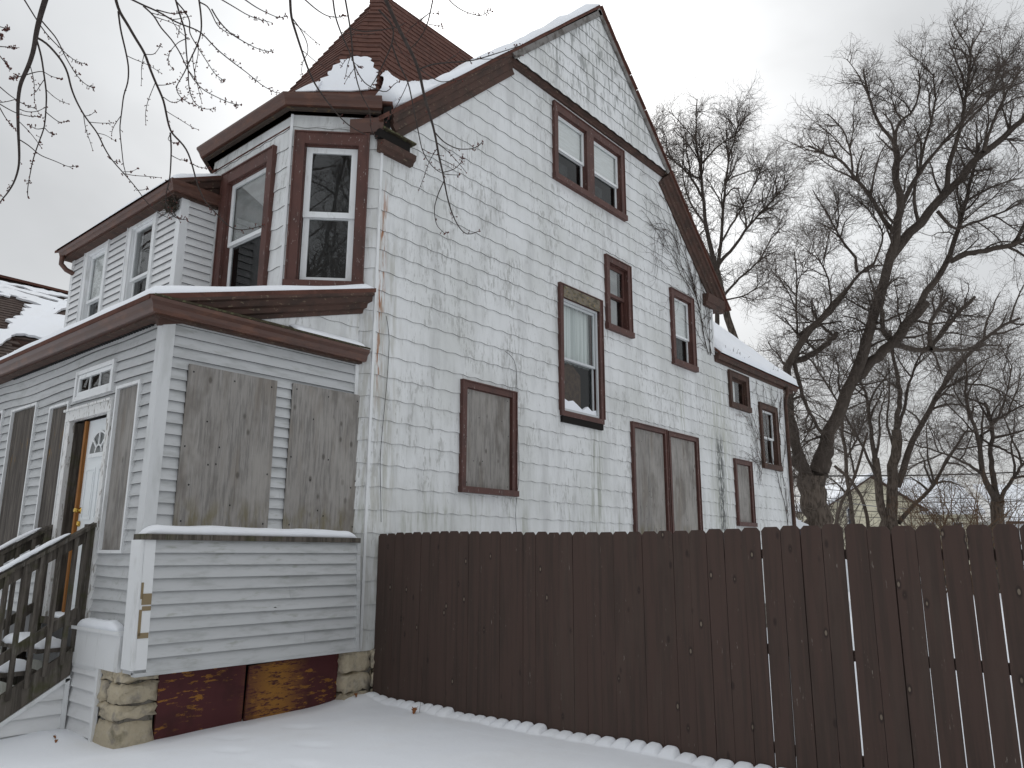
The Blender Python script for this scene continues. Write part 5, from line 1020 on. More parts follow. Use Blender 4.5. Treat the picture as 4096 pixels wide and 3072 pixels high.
D2 = [grounded(HT([(1620, 1640), (1625, 1480), (1645, 1330)], DD, 40, 32, .1)), HT([(1640, 1340), (1545, 1180), (1520, 1000), (1530, 900), (1450, 740), (1420, 620), (1440, 500), (1430, 380)], DD, 20, 4),
      HT([(1640, 1310), (1605, 1150), (1600, 900), (1610, 800), (1560, 690), (1555, 680)], DD, 18, 8), HT([(1610, 800), (1700, 760), (1760, 720), (1830, 690)], DD, 9, 4), HT([(1535, 1150), (1430, 1080), (1290, 1020), (1100, 960)], DD, 10, 3),
      HT([(1650, 1330), (1720, 1220), (1800, 1100), (1880, 1040)], DD, 14, 6), HT([(1530, 900), (1600, 860), (1650, 780), (1720, 560), (1740, 420)], DD, 8, 3), HT([(1600, 960), (1700, 1000), (1830, 1080)], DD, 8, 4), HT([(1450, 740), (1370, 640), (1330, 500)], DD, 6, 2),
      HT([(1440, 560), (1540, 560), (1660, 600), (1800, 700)], DD, 7, 3)]
tree('bare_tree', 'broad low bare tree with crooked limbs above the last pickets of the fence', D2, LV(.19, 1.5, .01), 1)
# trees outside the picture that the window panes mirror
def free_tree(x, y, h, r, name, label, seed, lv, spread=.9, group='street trees'):
    rg = random.Random(seed); L_ = [([(x, y, -.2), (x + .1, y, h * .15), (x + rg.uniform(-.3, .3), y + rg.uniform(-.3, .3), h * .3)], r, r * .8)]; top = np.array(L_[0][0][-1])
    for k in range(7):
        a = 2 * math.pi * k / 7 + rg.uniform(-.3, .3); s = spread * rg.uniform(.6, 1.2); p = top.copy(); pts = [p.copy()]; d = np.array([math.cos(a) * .5 * s, math.sin(a) * .5 * s, 1.0])
        for q in range(6): d += np.array([rg.uniform(-.2, .2), rg.uniform(-.2, .2), .0]); p = p + d / np.linalg.norm(d) * h * .12; pts.append(p.copy())
        L_.append((pts, r * .45, r * .08))
    return tree(name, label, L_, lv, 1, group=group)
free_tree(11.5, -17.5, 17, .42, 'street_tree', 'tall bare tree standing across the street', 2, LV(.22, 1.1))
free_tree(5.5, -20.0, 16, .36, 'street_tree', 'second bare tree across the street, slimmer', 4, LV(.16, 1.1))
free_tree(-22, -9.0, 15, .35, 'street_tree', 'bare tree far along the street past the porch', 6, LV(.16, 1.1))

# ------------------------------------------------------------------ OVERHANGING MAPLE
random.seed(21)
mp_ = thing('maple_tree', 'red maple whose budded bare branches hang over the top of the view', 'tree', (7.4, -10.9, 0))
fork = np.array([7.3, -10.6, 5.4])
mb = MB(); mb.tube([(7.4, -10.9, -.2), (7.38, -10.85, 1.5), (7.34, -10.75, 3.4), fork], [.36, .29, .26, .24], 12); mb.build('trunk', 'bark', mp_, True)
TWV = []; BUDV = []; BUDF = []; SPP = []; SPR = []
def octa(c, r):
    k = len(BUDV); c = np.array(c)
    for d in ((1, 0, 0), (-1, 0, 0), (0, 1, 0), (0, -1, 0), (0, 0, 1.25), (0, 0, -1.25)): BUDV.append(c + np.array(d) * r)
    for f in ((0, 2, 4), (2, 1, 4), (1, 3, 4), (3, 0, 4), (2, 0, 5), (1, 2, 5), (3, 1, 5), (0, 3, 5)): BUDF.append(tuple(k + i for i in f))
def overhang(pts, s, ox, oy, dep, r0, r1, bud=1.0, top=False, sp0=.35, side=1):
    P = [at(ox + x / s, oy + y / s, dep + .35 * i / len(pts)) for i, (x, y) in enumerate(pts)]; k = max(8, len(pts) * 3); p = smooth(P, k); f = dep / s / FPX
    rad = np.linspace(r0 * f * 1.25, r1 * f * 1.35, k); rad[-1] *= .6; v, fc = tubes(p[None], rad[None], 7); fast_mesh('branch', v, fc, 'maple', mp_, True)
    if top:
        q = p[0]; m_ = (q + fork) / 2 + np.array([0, 0, .7]); c = smooth([q, q + (q - p[2]) * .8, m_, fork], 10); v, fc = tubes(c[None], np.linspace(r0 * f, max(.03, r0 * f * 2), 10)[None], 6); fast_mesh('limb', v, fc, 'maple', mp_, True)
    if r0 >= 4.5 and s > 1 and side:
        for _s in range(side if side > 1 else max(2, int(np.linalg.norm(p[-1] - p[0]) / .42))):
            i = random.randrange(2, max(3, int(k * .72))); tn = p[i + 1] - p[i]; tn /= np.linalg.norm(tn); pr = np.cross(tn, FW) * random.choice((-1, 1)); d = tn * .8 + pr * .75 + FW * random.uniform(-.3, .3); L_ = random.uniform(.10, .30); q = [p[i].copy()]
            for _q in range(5): d = d / np.linalg.norm(d) + tn * .05 + np.array([random.uniform(-.22, .22), random.uniform(-.22, .22), random.uniform(-.12, .28)]); q.append(q[-1] + d / np.linalg.norm(d) * L_ / 5)
            q = smooth(q, 10); v, fc = tubes(q[None], np.linspace(.0026, .0016, 10)[None], 5); TWV.append((v, fc))
            for _b in range(int(L_ / .028)):
                j_ = random.randrange(3, 9); b = q[j_] + np.array([random.uniform(-.012, .012) for _ in range(3)]); SPP.append([q[j_], (q[j_] + b) / 2, b]); SPR.append([.0018, .0016, .0015]); octa(b, random.uniform(.003, .005))
            octa(q[-1], .005)
    ln = np.linalg.norm(np.diff(p, axis=0), axis=1).sum(); n = int(ln / .027 * bud)
    for _ in range(n):
        t = sp0 + (1 - sp0) * random.random() ** .6; i = min(int(t * (k - 1)), k - 2); b = p[i] + (p[i + 1] - p[i]) * random.random(); tn = p[i + 1] - p[i]; tn /= np.linalg.norm(tn)
        d = np.cross(tn, FW) * random.choice((-1, 1)) + tn * random.uniform(.2, .8) + FW * random.uniform(-.5, .5); d /= np.linalg.norm(d); L_ = random.choice((.006, .010, .014, .022)) * (dep / 4.6)
        e = b + d * L_; SPP.append([b, (b + e) / 2 + tn * .002, e]); SPR.append([.0019, .0017, .0016])
        for _k in range(random.choice((1, 1, 2, 3))): octa(e + np.array([random.uniform(-.005, .005) for _ in range(3)]), random.uniform(.003, .0055) * dep / 4.6)
    for _k in range(3): octa(p[-1] + np.array([random.uniform(-.008, .008) for _ in range(3)]), .0052)
Lc = lambda pts, r0, r1, dep=4.6, **k: overhang(pts, 1.659, 0, 0, dep + random.uniform(-.25, .35), r0, r1, **k)
Cc_ = lambda pts, r0, r1, dep=4.9, **k: overhang(pts, 1.8433, 700, 0, dep + random.uniform(-.2, .3), r0, r1, **k)
Lc([(310, -40), (300, 0), (265, 110), (235, 240), (225, 330), (190, 440), (130, 560), (118, 680), (120, 850), (128, 1000), (128, 1100), (100, 1200), (60, 1270), (0, 1340)], 15, 3, top=True, bud=.25)
Lc([(245, 250), (300, 275), (350, 330), (410, 400), (450, 480), (470, 580), (500, 660), (560, 770), (650, 885), (690, 980), (740, 1060), (830, 1160), (900, 1240), (970, 1340), (1040, 1410), (1130, 1452)], 6, 1.5, bud=.35)
Lc([(245, 270), (275, 370), (290, 480), (310, 620), (305, 730), (295, 850), (255, 950), (215, 1070), (195, 1180), (180, 1260), (185, 1315)], 5, 2, bud=.6)
Lc([(265, 125), (320, 190), (375, 250), (430, 370), (500, 490), (560, 560), (622, 585)], 4, 1.6); Lc([(150, -20), (230, 110), (300, 220), (420, 340), (500, 410), (572, 425)], 4, 1.6, top=True)
Lc([(765, -20), (785, 70), (840, 150), (890, 240), (960, 350), (1000, 470), (1040, 565), (1085, 660), (1110, 790), (1130, 880), (1200, 940), (1245, 1000), (1280, 1110), (1310, 1230), (1360, 1340), (1430, 1410), (1500, 1490), (1560, 1528), (1640, 1525), (1750, 1495)], 8, 2, top=True, bud=.5)
Lc([(785, 75), (800, 200), (830, 320), (855, 440), (850, 560), (820, 620), (808, 740), (792, 850), (805, 960), (820, 1110), (840, 1165)], 5, 2, bud=.15)
Lc([(1130, 880), (1137, 980), (1133, 1100), (1125, 1200), (1100, 1290), (1095, 1360), (1140, 1430), (1190, 1460), (1240, 1455)], 4.5, 1.8, bud=.7)
Lc([(860, -10), (950, 35), (1060, 80), (1150, 140), (1240, 175), (1330, 205), (1430, 320), (1540, 410), (1650, 490), (1740, 570), (1840, 620)], 5, 1.8, top=True)
Lc([(950, 40), (1030, 110), (1060, 180), (1130, 250), (1190, 340), (1240, 450), (1290, 540), (1350, 600), (1450, 650), (1540, 690), (1605, 698)], 4.5, 1.6)
Lc([(1040, 65), (1130, 90), (1180, 92), (1225, 80)], 3.5, 1.6, bud=2)
Lc([(1160, -20), (1200, 120), (1230, 200), (1235, 330), (1250, 470), (1250, 560), (1270, 650), (1300, 700), (1360, 730), (1425, 720)], 5, 1.6, top=True)
Lc([(1318, -20), (1335, 100), (1338, 205), (1310, 300), (1260, 400), (1220, 490), (1170, 570), (1165, 600), (1210, 665), (1300, 700)], 5, 1.6, top=True)
Lc([(1325, 15), (1380, 40), (1410, 100), (1440, 170), (1500, 215), (1580, 245)], 4, 1.5); Lc([(1405, 60), (1450, 140), (1530, 225), (1640, 290), (1720, 330), (1812, 345)], 4, 1.5)
Lc([(1440, -20), (1560, 50), (1640, 100), (1720, 130), (1805, 150)], 3.5, 1.5, top=True); Lc([(1600, -20), (1700, 50), (1780, 90), (1850, 120), (1905, 107)], 3.5, 1.5, top=True)
Lc([(1165, 5), (1240, 90), (1265, 150), (1250, 210), (1310, 310), (1380, 420), (1430, 500), (1490, 535)], 4, 1.5); Lc([(1250, 250), (1180, 280), (1120, 350), (1112, 420), (1150, 460)], 2.5, 1.3)
Lc([(-20, 560), (60, 630), (150, 690), (245, 725)], 3, 1.5); Lc([(-20, 680), (100, 750), (200, 775), (280, 770)], 3, 1.5); Lc([(-10, 700), (40, 790), (100, 855)], 3, 1.5, bud=1.5); Lc([(118, 920), (200, 970), (260, 1030), (370, 1070), (460, 1112), (512, 1100)], 3.2, 1.3, bud=.3)
Lc([(120, 720), (180, 745), (250, 740), (305, 710)], 2.5, 1.5, bud=.1); Lc([(-10, 175), (30, 185), (55, 198)], 3, 1.5, bud=3); Lc([(-10, 308), (50, 312), (100, 320)], 3, 1.5, bud=2); Lc([(-10, 360), (30, 410), (65, 450)], 3, 1.5, bud=2); Lc([(-10, 210), (15, 250)], 3, 1.5, bud=3)
Lc([(180, 495), (230, 480), (285, 470), (340, 510), (405, 520)], 3, 1.4, bud=.6); Lc([(165, 500), (120, 510), (70, 518)], 3, 1.5, bud=2); Lc([(300, 740), (360, 790), (400, 815), (450, 803)], 2.6, 1.4, bud=.8); Lc([(295, 850), (240, 860), (190, 825)], 2.6, 1.4, bud=.5); Lc([(297, 850), (330, 885), (368, 890)], 2.4, 1.4, bud=.8)
Lc([(1045, 565), (1100, 565), (1155, 548)], 2.5, 1.3, bud=.8); Lc([(965, 360), (1025, 365), (1070, 295)], 2.5, 1.3, bud=.6); Lc([(1085, 645), (1140, 685), (1190, 672), (1220, 645)], 2.4, 1.3, bud=.8); Lc([(1280, 1090), (1320, 1110), (1390, 1118)], 2.4, 1.2); Lc([(1135, 1030), (1190, 1060), (1240, 1065)], 2.4, 1.2); Lc([(1130, 890), (1110, 930), (1160, 950), (1180, 955)], 2, 1.2)
Lc([(560, 770), (600, 765), (630, 740)], 2, 1, bud=.3); Lc([(655, 885), (700, 895), (765, 935)], 2, 1, bud=.3); Lc([(820, 1140), (870, 1140), (912, 1120)], 2, 1, bud=.3); Lc([(725, 1050), (760, 1075), (790, 1072)], 2, 1, bud=.3); Lc([(905, 1262), (950, 1262), (980, 1247)], 2, 1, bud=.3)
Cc_([(848, -20), (855, 120), (885, 220), (920, 330), (950, 420), (985, 520), (1030, 620), (1100, 720), (1160, 800), (1230, 880), (1300, 940), (1420, 1000)], 8, 2.5, top=True, bud=.2)
Cc_([(870, 140), (930, 220), (975, 310), (985, 390), (940, 450), (930, 550)], 3.5, 1.8, bud=.15); Cc_([(950, -10), (1040, 70), (1120, 120), (1200, 130), (1250, 115)], 4, 1.8, top=True)
Cc_([(1163, -20), (1180, 120), (1230, 260), (1300, 410), (1340, 530), (1400, 620), (1440, 640), (1560, 690), (1620, 610), (1655, 600)], 5, 2, top=True, bud=.25)
Cc_([(1253, -20), (1280, 130), (1300, 260), (1310, 430), (1340, 600), (1385, 730), (1440, 800), (1440, 950), (1480, 1030), (1520, 1050)], 5.5, 2, top=True, bud=.3)
Cc_([(1500, 70), (1620, 200), (1600, 330), (1550, 440), (1500, 550), (1435, 650)], 5.5, 2.5, bud=.15)
Cc_([(1545, -20), (1620, 150), (1690, 290), (1750, 400), (1800, 520), (1840, 720), (1890, 880), (1920, 1000), (1945, 1150), (1975, 1270), (1985, 1330), (2000, 1420), (2030, 1540), (2070, 1640), (2110, 1700), (2150, 1740), (2250, 1700)], 12, 2.2, top=True, bud=.18)
Cc_([(1985, 1330), (1940, 1430), (1910, 1530), (1915, 1600), (1930, 1670), (1990, 1720)], 3.5, 1.6, bud=.3); Cc_([(1600, 330), (1650, 480), (1720, 600), (1760, 800), (1800, 1000), (1820, 1110), (1870, 1200), (1940, 1270), (2000, 1290), (2100, 1290)], 5, 1.8, bud=.25)
Cc_([(1920, 980), (1980, 1050), (2080, 1100), (2180, 1100), (2240, 1080), (2268, 1040)], 4, 1.8, bud=.5); Cc_([(1980, 1270), (2060, 1250), (2110, 1200), (2125, 1150)], 3, 1.5, bud=.7)
Cc_([(1800, 510), (1900, 470), (2050, 460), (2212, 445), (2350, 400), (2480, 360), (2560, 330)], 5, 2, bud=.5); Cc_([(1905, -20), (1870, 150), (1840, 230), (1790, 310), (1720, 370)], 4.5, 2.2, top=True, bud=.3); Cc_([(1870, 180), (1930, 185), (1980, 200)], 2.2, 1.4, bud=.6); Cc_([(1840, 215), (1800, 165)], 2.2, 1.4, bud=.6); Cc_([(1890, 95), (1940, 98)], 2.2, 1.4, bud=.6)
Cc_([(2005, -20), (2060, 40), (2130, 85), (2210, 110), (2260, 120), (2320, 75)], 3.5, 1.8, top=True); Cc_([(1280, 205), (1380, 235), (1500, 225), (1640, 200), (1700, 165)], 4, 1.8, bud=.25); Cc_([(1790, 500), (1870, 560), (1960, 610), (2060, 590), (2120, 595)], 3.5, 1.6, bud=.4); Cc_([(1300, 440), (1340, 480), (1370, 500)], 2.2, 1.3, bud=.6)
LP = []; LR = []
for a, b in ((.2, .5), (1.1, .3), (2.0, -.4), (2.9, .45), (4.0, .4), (5.0, .35), (5.8, .55)):
    p = fork.copy(); d = np.array([math.cos(a) * .5, math.sin(a) * .5 - .12, 1.0]); pts = [p.copy()]
    for q in range(7): d += np.array([random.uniform(-.25, .25), random.uniform(-.25, .2), 0]); p = p + d / np.linalg.norm(d) * 1.15; pts.append(p.copy())
    pts = smooth(pts, 12); r_ = np.linspace(.15, .03, 12); v, fc = tubes(pts[None], r_[None], 8); fast_mesh('limb', v, fc, 'bark_dark', mp_, True); LP.append(pts); LR.append(r_)
src = (np.stack(LP), np.stack(LR))
for m_, ln_, rr__, tp in ((110, (1.2, 2.6), (.035, .05), .01), (520, (.7, 1.5), (.013, .02), .006), (2400, (.35, .8), (.006, .009), .003)):
    src = spawn(*src, m_, ln_, (28, 65), .06, .2, 5, rr__, .2, tp); keep = (src[0][:, :, 1].max(1) < -6.6) | (src[0][:, :, 2].min(1) > 8.5); src = (src[0][keep], src[1][keep]); v, fc = tubes(*src, 3); tag(fast_mesh('twigs', v, fc, 'twig', mp_), kind='stuff')
v, fc = tubes(np.array(SPP), np.array(SPR), 4); tag(fast_mesh('spurs', v, fc, 'maple', mp_), kind='stuff'); tag(fast_mesh('buds', np.array(BUDV), np.array(BUDF), 'bud', mp_), kind='stuff')

o_ = 0; VV = []; FF = []
for v, fc in TWV: VV.append(v); FF.append(np.asarray(fc) + o_); o_ += len(v)
tag(fast_mesh('side_twigs', np.concatenate(VV), np.concatenate(FF), 'maple', mp_), kind='stuff')

# ------------------------------------------------------------------ VINES, CABLES, SMALL THINGS ON THE WALL
def wallvine(name, label, roots, seed, zmax, leaves=0, group='dry vines on the side wall', bx=(6.0, 13.1)):
    rg = random.Random(seed); Pp = []; Pr = []; lf = MB(); t = thing(name, label, 'vine', (0, roots[0][0], roots[0][1]), group)
    def ok(y, z): return bx[0] < y < bx[1] and z < zmax(y)
    def go(y, z, a, L_, r, dep):
        pts = [(.03, y, z)]; n = max(3, int(L_ / .07)); x = .03
        for i in range(n):
            a += rg.uniform(-.28, .28); y += math.cos(a) * .07; z += math.sin(a) * .07; x = .028 + rg.uniform(0, .012)
            if not ok(y, z): break
            pts.append((x, y, z))
            if dep < 3 and rg.random() < .24: go(y, z, a + rg.choice((-1, 1)) * rg.uniform(.35, 1.0), L_ * rg.uniform(.25, .55), r * .65, dep + 1)
            if leaves and rg.random() < leaves:
                s = rg.uniform(.008, .02); b = np.array((x + .01, y + rg.uniform(-.03, .03), z + rg.uniform(-.03, .03))); u = np.array([rg.uniform(-.4, .4), rg.uniform(-1, 1), rg.uniform(-1, 1)]); u /= np.linalg.norm(u); w_ = np.cross(u, (1, .2, .1)); lf.add([b - u * s, b + w_ * s * .6, b + u * s, b - w_ * s * .6], [(0, 1, 2, 3)])
        if len(pts) > 2: Pp.append(resample(pts, 8)); Pr.append(np.linspace(r * 1.0, r * .55, 8))
    for y, z, a, L_, r in roots: go(y, z, a, L_, r, 0)
    v, f = tubes(np.array(Pp), np.array(Pr), 4); tag(fast_mesh('stems', v, f, 'vine', t), kind='stuff')
    if lf.v: tag(lf.build('dry_leaves', 'vineleaf', t), kind='stuff')
top = lambda y: zr(y) - .3 if y < 9.4 else 5.7
wallvine('dry_vine', 'bare vine fanning up the wall from the rear eave to the roof edge', [(9.2, 5.75, 1.9, 1.6, .009), (9.1, 5.75, 2.1, 2.0, .010), (9.25, 5.8, 1.6, 1.2, .008), (8.9, 6.4, 2.0, 1.9, .008), (8.8, 6.7, 2.3, 2.2, .008), (8.7, 6.9, 2.5, 2.4, .007), (8.6, 6.9, 2.75, 2.6, .006), (8.75, 6.8, 2.0, 1.6, .007), (9.1, 6.3, 1.7, .8, .006), (9.0, 5.85, 2.6, .8, .006), (8.55, 6.95, 2.9, 1.8, .005), (8.5, 6.2, 3.1, .6, .005), (8.6, 7.0, 2.2, 1.6, .006)], 4, top, .05)
wallvine('dry_vine', 'tangle of dry reddish vine around the broken window near the downpipe', [(12.95, 2.2, 1.75, 2.4, .009), (12.9, 3.2, 1.9, 2.0, .008), (12.85, 4.2, 1.7, 1.3, .008), (12.95, 4.6, 2.1, 1.2, .007), (12.9, 5.5, 4.2, .9, .006), (12.5, 5.6, 4.4, .8, .006), (12.0, 5.6, 4.6, .8, .005), (11.6, 5.6, 4.5, .9, .005), (12.95, 4.9, 1.6, .7, .006)], 9, lambda y: 5.66, .10, bx=(11.0, 13.2))
wallvine('dry_vine', 'small fan of rust red leafy vine left of the broken window', [(11.55, 3.6, 1.9, 1.2, .006), (11.6, 3.75, 2.2, 1.3, .006), (11.5, 3.5, 2.5, 1.2, .005), (11.55, 3.4, 2.7, 1.0, .005), (11.6, 3.6, 1.6, 1.1, .005)], 15, lambda y: 4.75, .38, bx=(9.9, 11.68))
def Ep(x, y): return onplane(1400 + x / 1.3827, 1000 + y / 1.3827, (1, 0, 0), (.035, 0, 0))
for pts, lab in (([(200, 365), (213, 420), (219, 500), (207, 700), (183, 950), (165, 1150), (171, 1400), (172, 1505)], 'thin black cable dangling by the rusty house corner'), ([(858, 560), (918, 600), (922, 700), (926, 850), (928, 1000), (938, 1250), (912, 1440), (922, 1560)], 'thin grey cable dangling beside the square boarded window')):
    p = smooth([Ep(*q) for q in pts], 24); v, f = tubes(p[None], np.full((1, 24), .0035), 5); tag(fast_mesh('cable', v, f, 'wire', None, True), lab, 'cable', 'loose cables on the wall')
# bird nest under the eave corner
nest = thing('bird_nest', 'shaggy bird nest tucked under the eave corner of the upper front room', 'nest', (-2.62, -1.42, 6.12)); Pp = []; rg = random.Random(8)
for _ in range(260):
    c = np.array([-2.62, -1.40, 6.17]); a = rg.uniform(0, 6.28); rr0 = rg.uniform(.03, .13); p = c + np.array([rr0 * math.cos(a), rr0 * .6 * math.sin(a), rg.uniform(-.10, .06)]); d = np.array([rg.uniform(-1, 1), rg.uniform(-1, 1), rg.uniform(-.9, .3)]) * .05
    Pp.append([p - d, p + np.array([0, 0, rg.uniform(-.01, .01)]), p + d])
v, f = tubes(np.array(Pp), np.full((260, 3), .0035), 3); fast_mesh('straw', v, f, 'nest', nest)
# dead leaves and weeds in the snow
def leaf(c, s, a, label):
    m_ = MB(); out_ = [(0, -.5), (.18, -.35), (.12, -.2), (.32, -.1), (.18, .05), (.3, .25), (.1, .3), (0, .55), (-.1, .3), (-.3, .22), (-.16, .05), (-.3, -.12), (-.12, -.2), (-.16, -.35)]
    vs = [np.array(c) + s * np.array([x * math.cos(a) - y * .6 * math.sin(a), x * math.sin(a) + y * .6 * math.cos(a), .12 + abs(x) * .9 + y * .5]) for x, y in out_]
    m_.add(vs + [v - np.array([0, 0, .002]) for v in vs], [tuple(range(14)), tuple(range(27, 13, -1))]); tag(m_.build('dead_leaf', 'leaf'), label, 'leaf', 'dead leaves on the snow')
leaf((.95, -.02, gz(.95, -.02) + .01), .11, .6, 'curled brown dead leaf on the snow against the fence'); leaf((-.72, -2.78, gz(-.72, -2.78)), .055, 2.0, 'small dark dead leaf on the drift before the white skirt'); leaf((-.62, -2.8, gz(-.62, -2.8)), .05, .9, 'small upright dead leaf close to the stone pier')
leaf((.06, -.06, gz(.06, -.06) + .01), .07, 1.2, 'reddish dead leaf lying at the foot of the house corner')
wd = thing('dry_weed', 'sprig of dry weed poking through the snow by the fence', 'weed', (.9, .1, 0)); p = smooth([(.98, .02, 0), (.97, .05, .12), (.93, .1, .3), (.86, .14, .42)], 10); v, f = tubes(p[None], np.full((1, 10), .0025), 4); fast_mesh('stem', v, f, 'vine', wd)
ww = thing('roof_weed', 'dry weed stalks standing in the rear gutter', 'weed', (.15, 10.0, 5.9)); Pp = []; rg = random.Random(3)
for _ in range(34):
    y = rg.choice((rg.uniform(9.85, 10.3), rg.uniform(10.3, 11.0), rg.uniform(12, 13))); h = rg.uniform(.08, .3); Pp.append([(.12, y, 5.83), (.12 + rg.uniform(-.03, .03), y + rg.uniform(-.04, .04), 5.83 + h * .6), (.12 + rg.uniform(-.06, .06), y + rg.uniform(-.1, .1), 5.83 + h)])
v, f = tubes(np.array(Pp, float), np.full((34, 3), .004), 3); fast_mesh('stalks', v, f, 'vine', ww)

# ------------------------------------------------------------------ NEIGHBOUR HOUSE
def Np(x, y, n, p0): return onplane(x / 4.147, 1050 + y / 4.147, n, p0)
nh = thing('neighbour_house', 'neighbouring house with brown shingle roof half covered in snow', 'house', (-13, 2, 0))
cor = np.array((-10.0, -.92, 5.74)); nA = np.array((.566, 0, .824)); 
R1 = Np(-300, 195, nA, cor); R2 = Np(1700, 675, nA, cor); PL = Np(-300, 1565, nA, cor); vt = Np(1180, 600, nA, cor); rgt = np.array((-9.2, .35, 5.74 - .0)); rgt = onplane(900 / 4.147, 1050 + 1340 / 4.147, (1, 0, 0), (-9.6, 0, 0)); nB = np.cross(rgt - cor, vt - cor); nB /= np.linalg.norm(nB); nB = nB if nB[2] > 0 else -nB
rgt2 = cor + (rgt - cor) * 2.2
nroof = MB(); ntl = MB(); nroof.poly([R1, R2, vt + (R2 - R1) * 0, cor, PL], -nA * .1); nroof.poly([cor, rgt2, vt + (rgt2 - cor) * 1.2, vt], -nB * .08)
nro = nroof.build('roof', 'rooftile_grey', nh)
# shingle courses on the brown slope
e_ = np.array((0, 1., 0)); s_ = np.cross(nA, e_); s_ = s_ if s_[2] > 0 else -s_
L0 = PL; Hh = (R1 - L0) @ s_; k = 0
while k * .15 < Hh:
    a0 = L0 + s_ * k * .15; y = (k % 2) * .17 - .2
    while y < 7:
        p = a0 + e_ * (y - (L0[1] - R1[1]) * 0); q = p + s_ * .16; t_ = k * .15 / Hh
        vl = cor + (vt - cor) * max(0, min(1, ((p - cor) @ s_) / ((vt - cor) @ s_)))
        if p[1] + .33 < vl[1] + .1 and p[1] > L0[1] - 3: ntl.add([p + nA * .018, p + e_ * .325 + nA * .018, q + e_ * .325 + nA * .004, q + nA * .004, p, p + e_ * .325], [(0, 1, 2, 3), (4, 5, 1, 0), (5, 2, 1)])
        y += .33
    k += 1
tag(ntl.build('roof_shingles', 'rooftile_grey', nro), kind='stuff')
ridge = MB(); ridge.bar(R1 + np.array([0, 0, .03]), R2 + np.array([0, 0, .03]), .25, .06); ridge.build('ridge_cap', 'rooftile', nh)
nw = MB(); c2 = cor + np.array([-.25, .2, -.15]); l2 = PL + np.array([-.25, .2, -.15]); r2 = rgt2 + np.array([-.3, -.1, -.15])
for a, b in ((l2, c2), (c2, r2)): nw.add([(a[0], a[1], -.2), (b[0], b[1], -.2), b, a], [(0, 1, 2, 3)])
nw.add([PL + np.array([-.2, .1, -.1]), (PL[0] - .2, PL[1] + .1, -.2), (R1[0], R1[1] + .1, -.2), R1 + np.array([0, .1, -.1])], [(0, 1, 2, 3)])
nw.build('wall', 'concrete', nh)
nf_ = MB(); nf_.bar(PL - np.array([0, 0, .12]), cor - np.array([0, 0, .12]), .06, .22); nf_.bar(cor - np.array([0, 0, .14]), rgt2 - np.array([0, 0, .24]), .06, .2); nf_.build('fascia', 'brown_old', nh)
def npatch(name, px, n, th, label):
    pts = [Np(x, y, n, cor + n * .03) for x, y in px]; rag = []
    for i in range(len(pts)):
        a, b = pts[i], pts[(i + 1) % len(pts)]; m_ = max(1, int(np.linalg.norm(b - a) / .09))
        for j in range(m_): t = j / m_; rag.append(a * (1 - t) + b * t + (np.cross(n, (b - a) / np.linalg.norm(b - a)) * random.uniform(-.03, .03) if j else 0))
    mb = MB(); mb.poly(rag, n * th); tag(mb.build(name, 'snow'), label, 'snow', None, 'stuff')
npatch('neighbour_roof_snow', [(-60, 1130), (60, 1140), (140, 1130), (120, 1070), (210, 1040), (80, 975), (270, 965), (210, 930), (380, 910), (330, 850), (410, 830), (360, 780), (520, 785), (390, 715), (690, 740), (480, 660), (260, 600), (700, 640), (940, 690), (1150, 610), (1150, 640), (225, 1228), (-60, 1405)], nA, .05, 'snow filling the valley of the neighbouring brown roof')
for px in ([(-40, 310), (60, 330), (160, 360), (420, 400), (640, 450), (1150, 560), (1150, 590), (900, 560), (560, 500), (380, 420), (200, 400), (-40, 350)], [(-40, 370), (100, 380), (320, 450), (640, 520), (900, 590), (1050, 640), (980, 660), (700, 580), (500, 540), (250, 470), (-40, 420)], [(-40, 430), (80, 420), (260, 480), (500, 560), (740, 630), (860, 690), (640, 660), (420, 600), (200, 560), (-40, 480)], [(-40, 520), (60, 520), (170, 560), (160, 590), (40, 555), (-40, 550)]):
    npatch('neighbour_roof_snow', px, nA, .035, 'streaks of snow along the shingle courses of the neighbouring roof')
npatch('neighbour_roof_snow', [(205, 1215), (1150, 640), (1300, 640), (1200, 760), (1010, 800), (880, 890), (1300, 920), (1300, 1400), (830, 1315), (640, 1270), (420, 1215)], nB, .05, 'smooth snow on the near slope of the neighbouring roof')

# ------------------------------------------------------------------ FAR HOUSES, VAN, CABLES
bh = thing('cream_house', 'cream clapboard house with a snowy gable roof seen through the trees', 'house', (-9, 54, 0))
UB = np.array((.765, .645, 0)); NB = np.array((.645, -.765, 0)); BF = Frame((-11.5, 51.28, 0), UB, NB)
mb = MB(); mb.poly([BF.P(u, z, 0) for u, z in ((0, -.2), (6.6, -.2), (6.6, 4.9), (3.3, 6.95), (0, 4.9))], tuple(-NB * 7)); bw = mb.build('wall', 'cream', bh)
PIECES.clear(); clapboards(BF, [[(0, 1.0), (6.6, 1.0), (6.6, 4.9), (3.3, 6.95), (0, 4.9)]], [(1.3, 1.85, 2.6, 4.9)], bw, 1.0, 6.9, 0, 6.6, expo=.2, mat='cream', maxlen=9); [link_mesh(p[1], p[2], p[3], ['cream', 'cream'], p[6], p[5]) for p in PIECES]; PIECES.clear()
mb = MB()
for a, b in (((-.4, 4.6), (3.3, 6.98)), ((7.0, 4.6), (3.3, 6.98))): mb.hexa([BF.P(a[0], a[1], .35), BF.P(b[0], b[1], .35), BF.P(b[0], b[1], -7.4), BF.P(a[0], a[1], -7.4), BF.P(a[0], a[1] + .1, .35), BF.P(b[0], b[1] + .1, .35), BF.P(b[0], b[1] + .1, -7.4), BF.P(a[0], a[1] + .1, -7.4)])
mb.build('roof', 'brown_old', bh)
mb = MB()
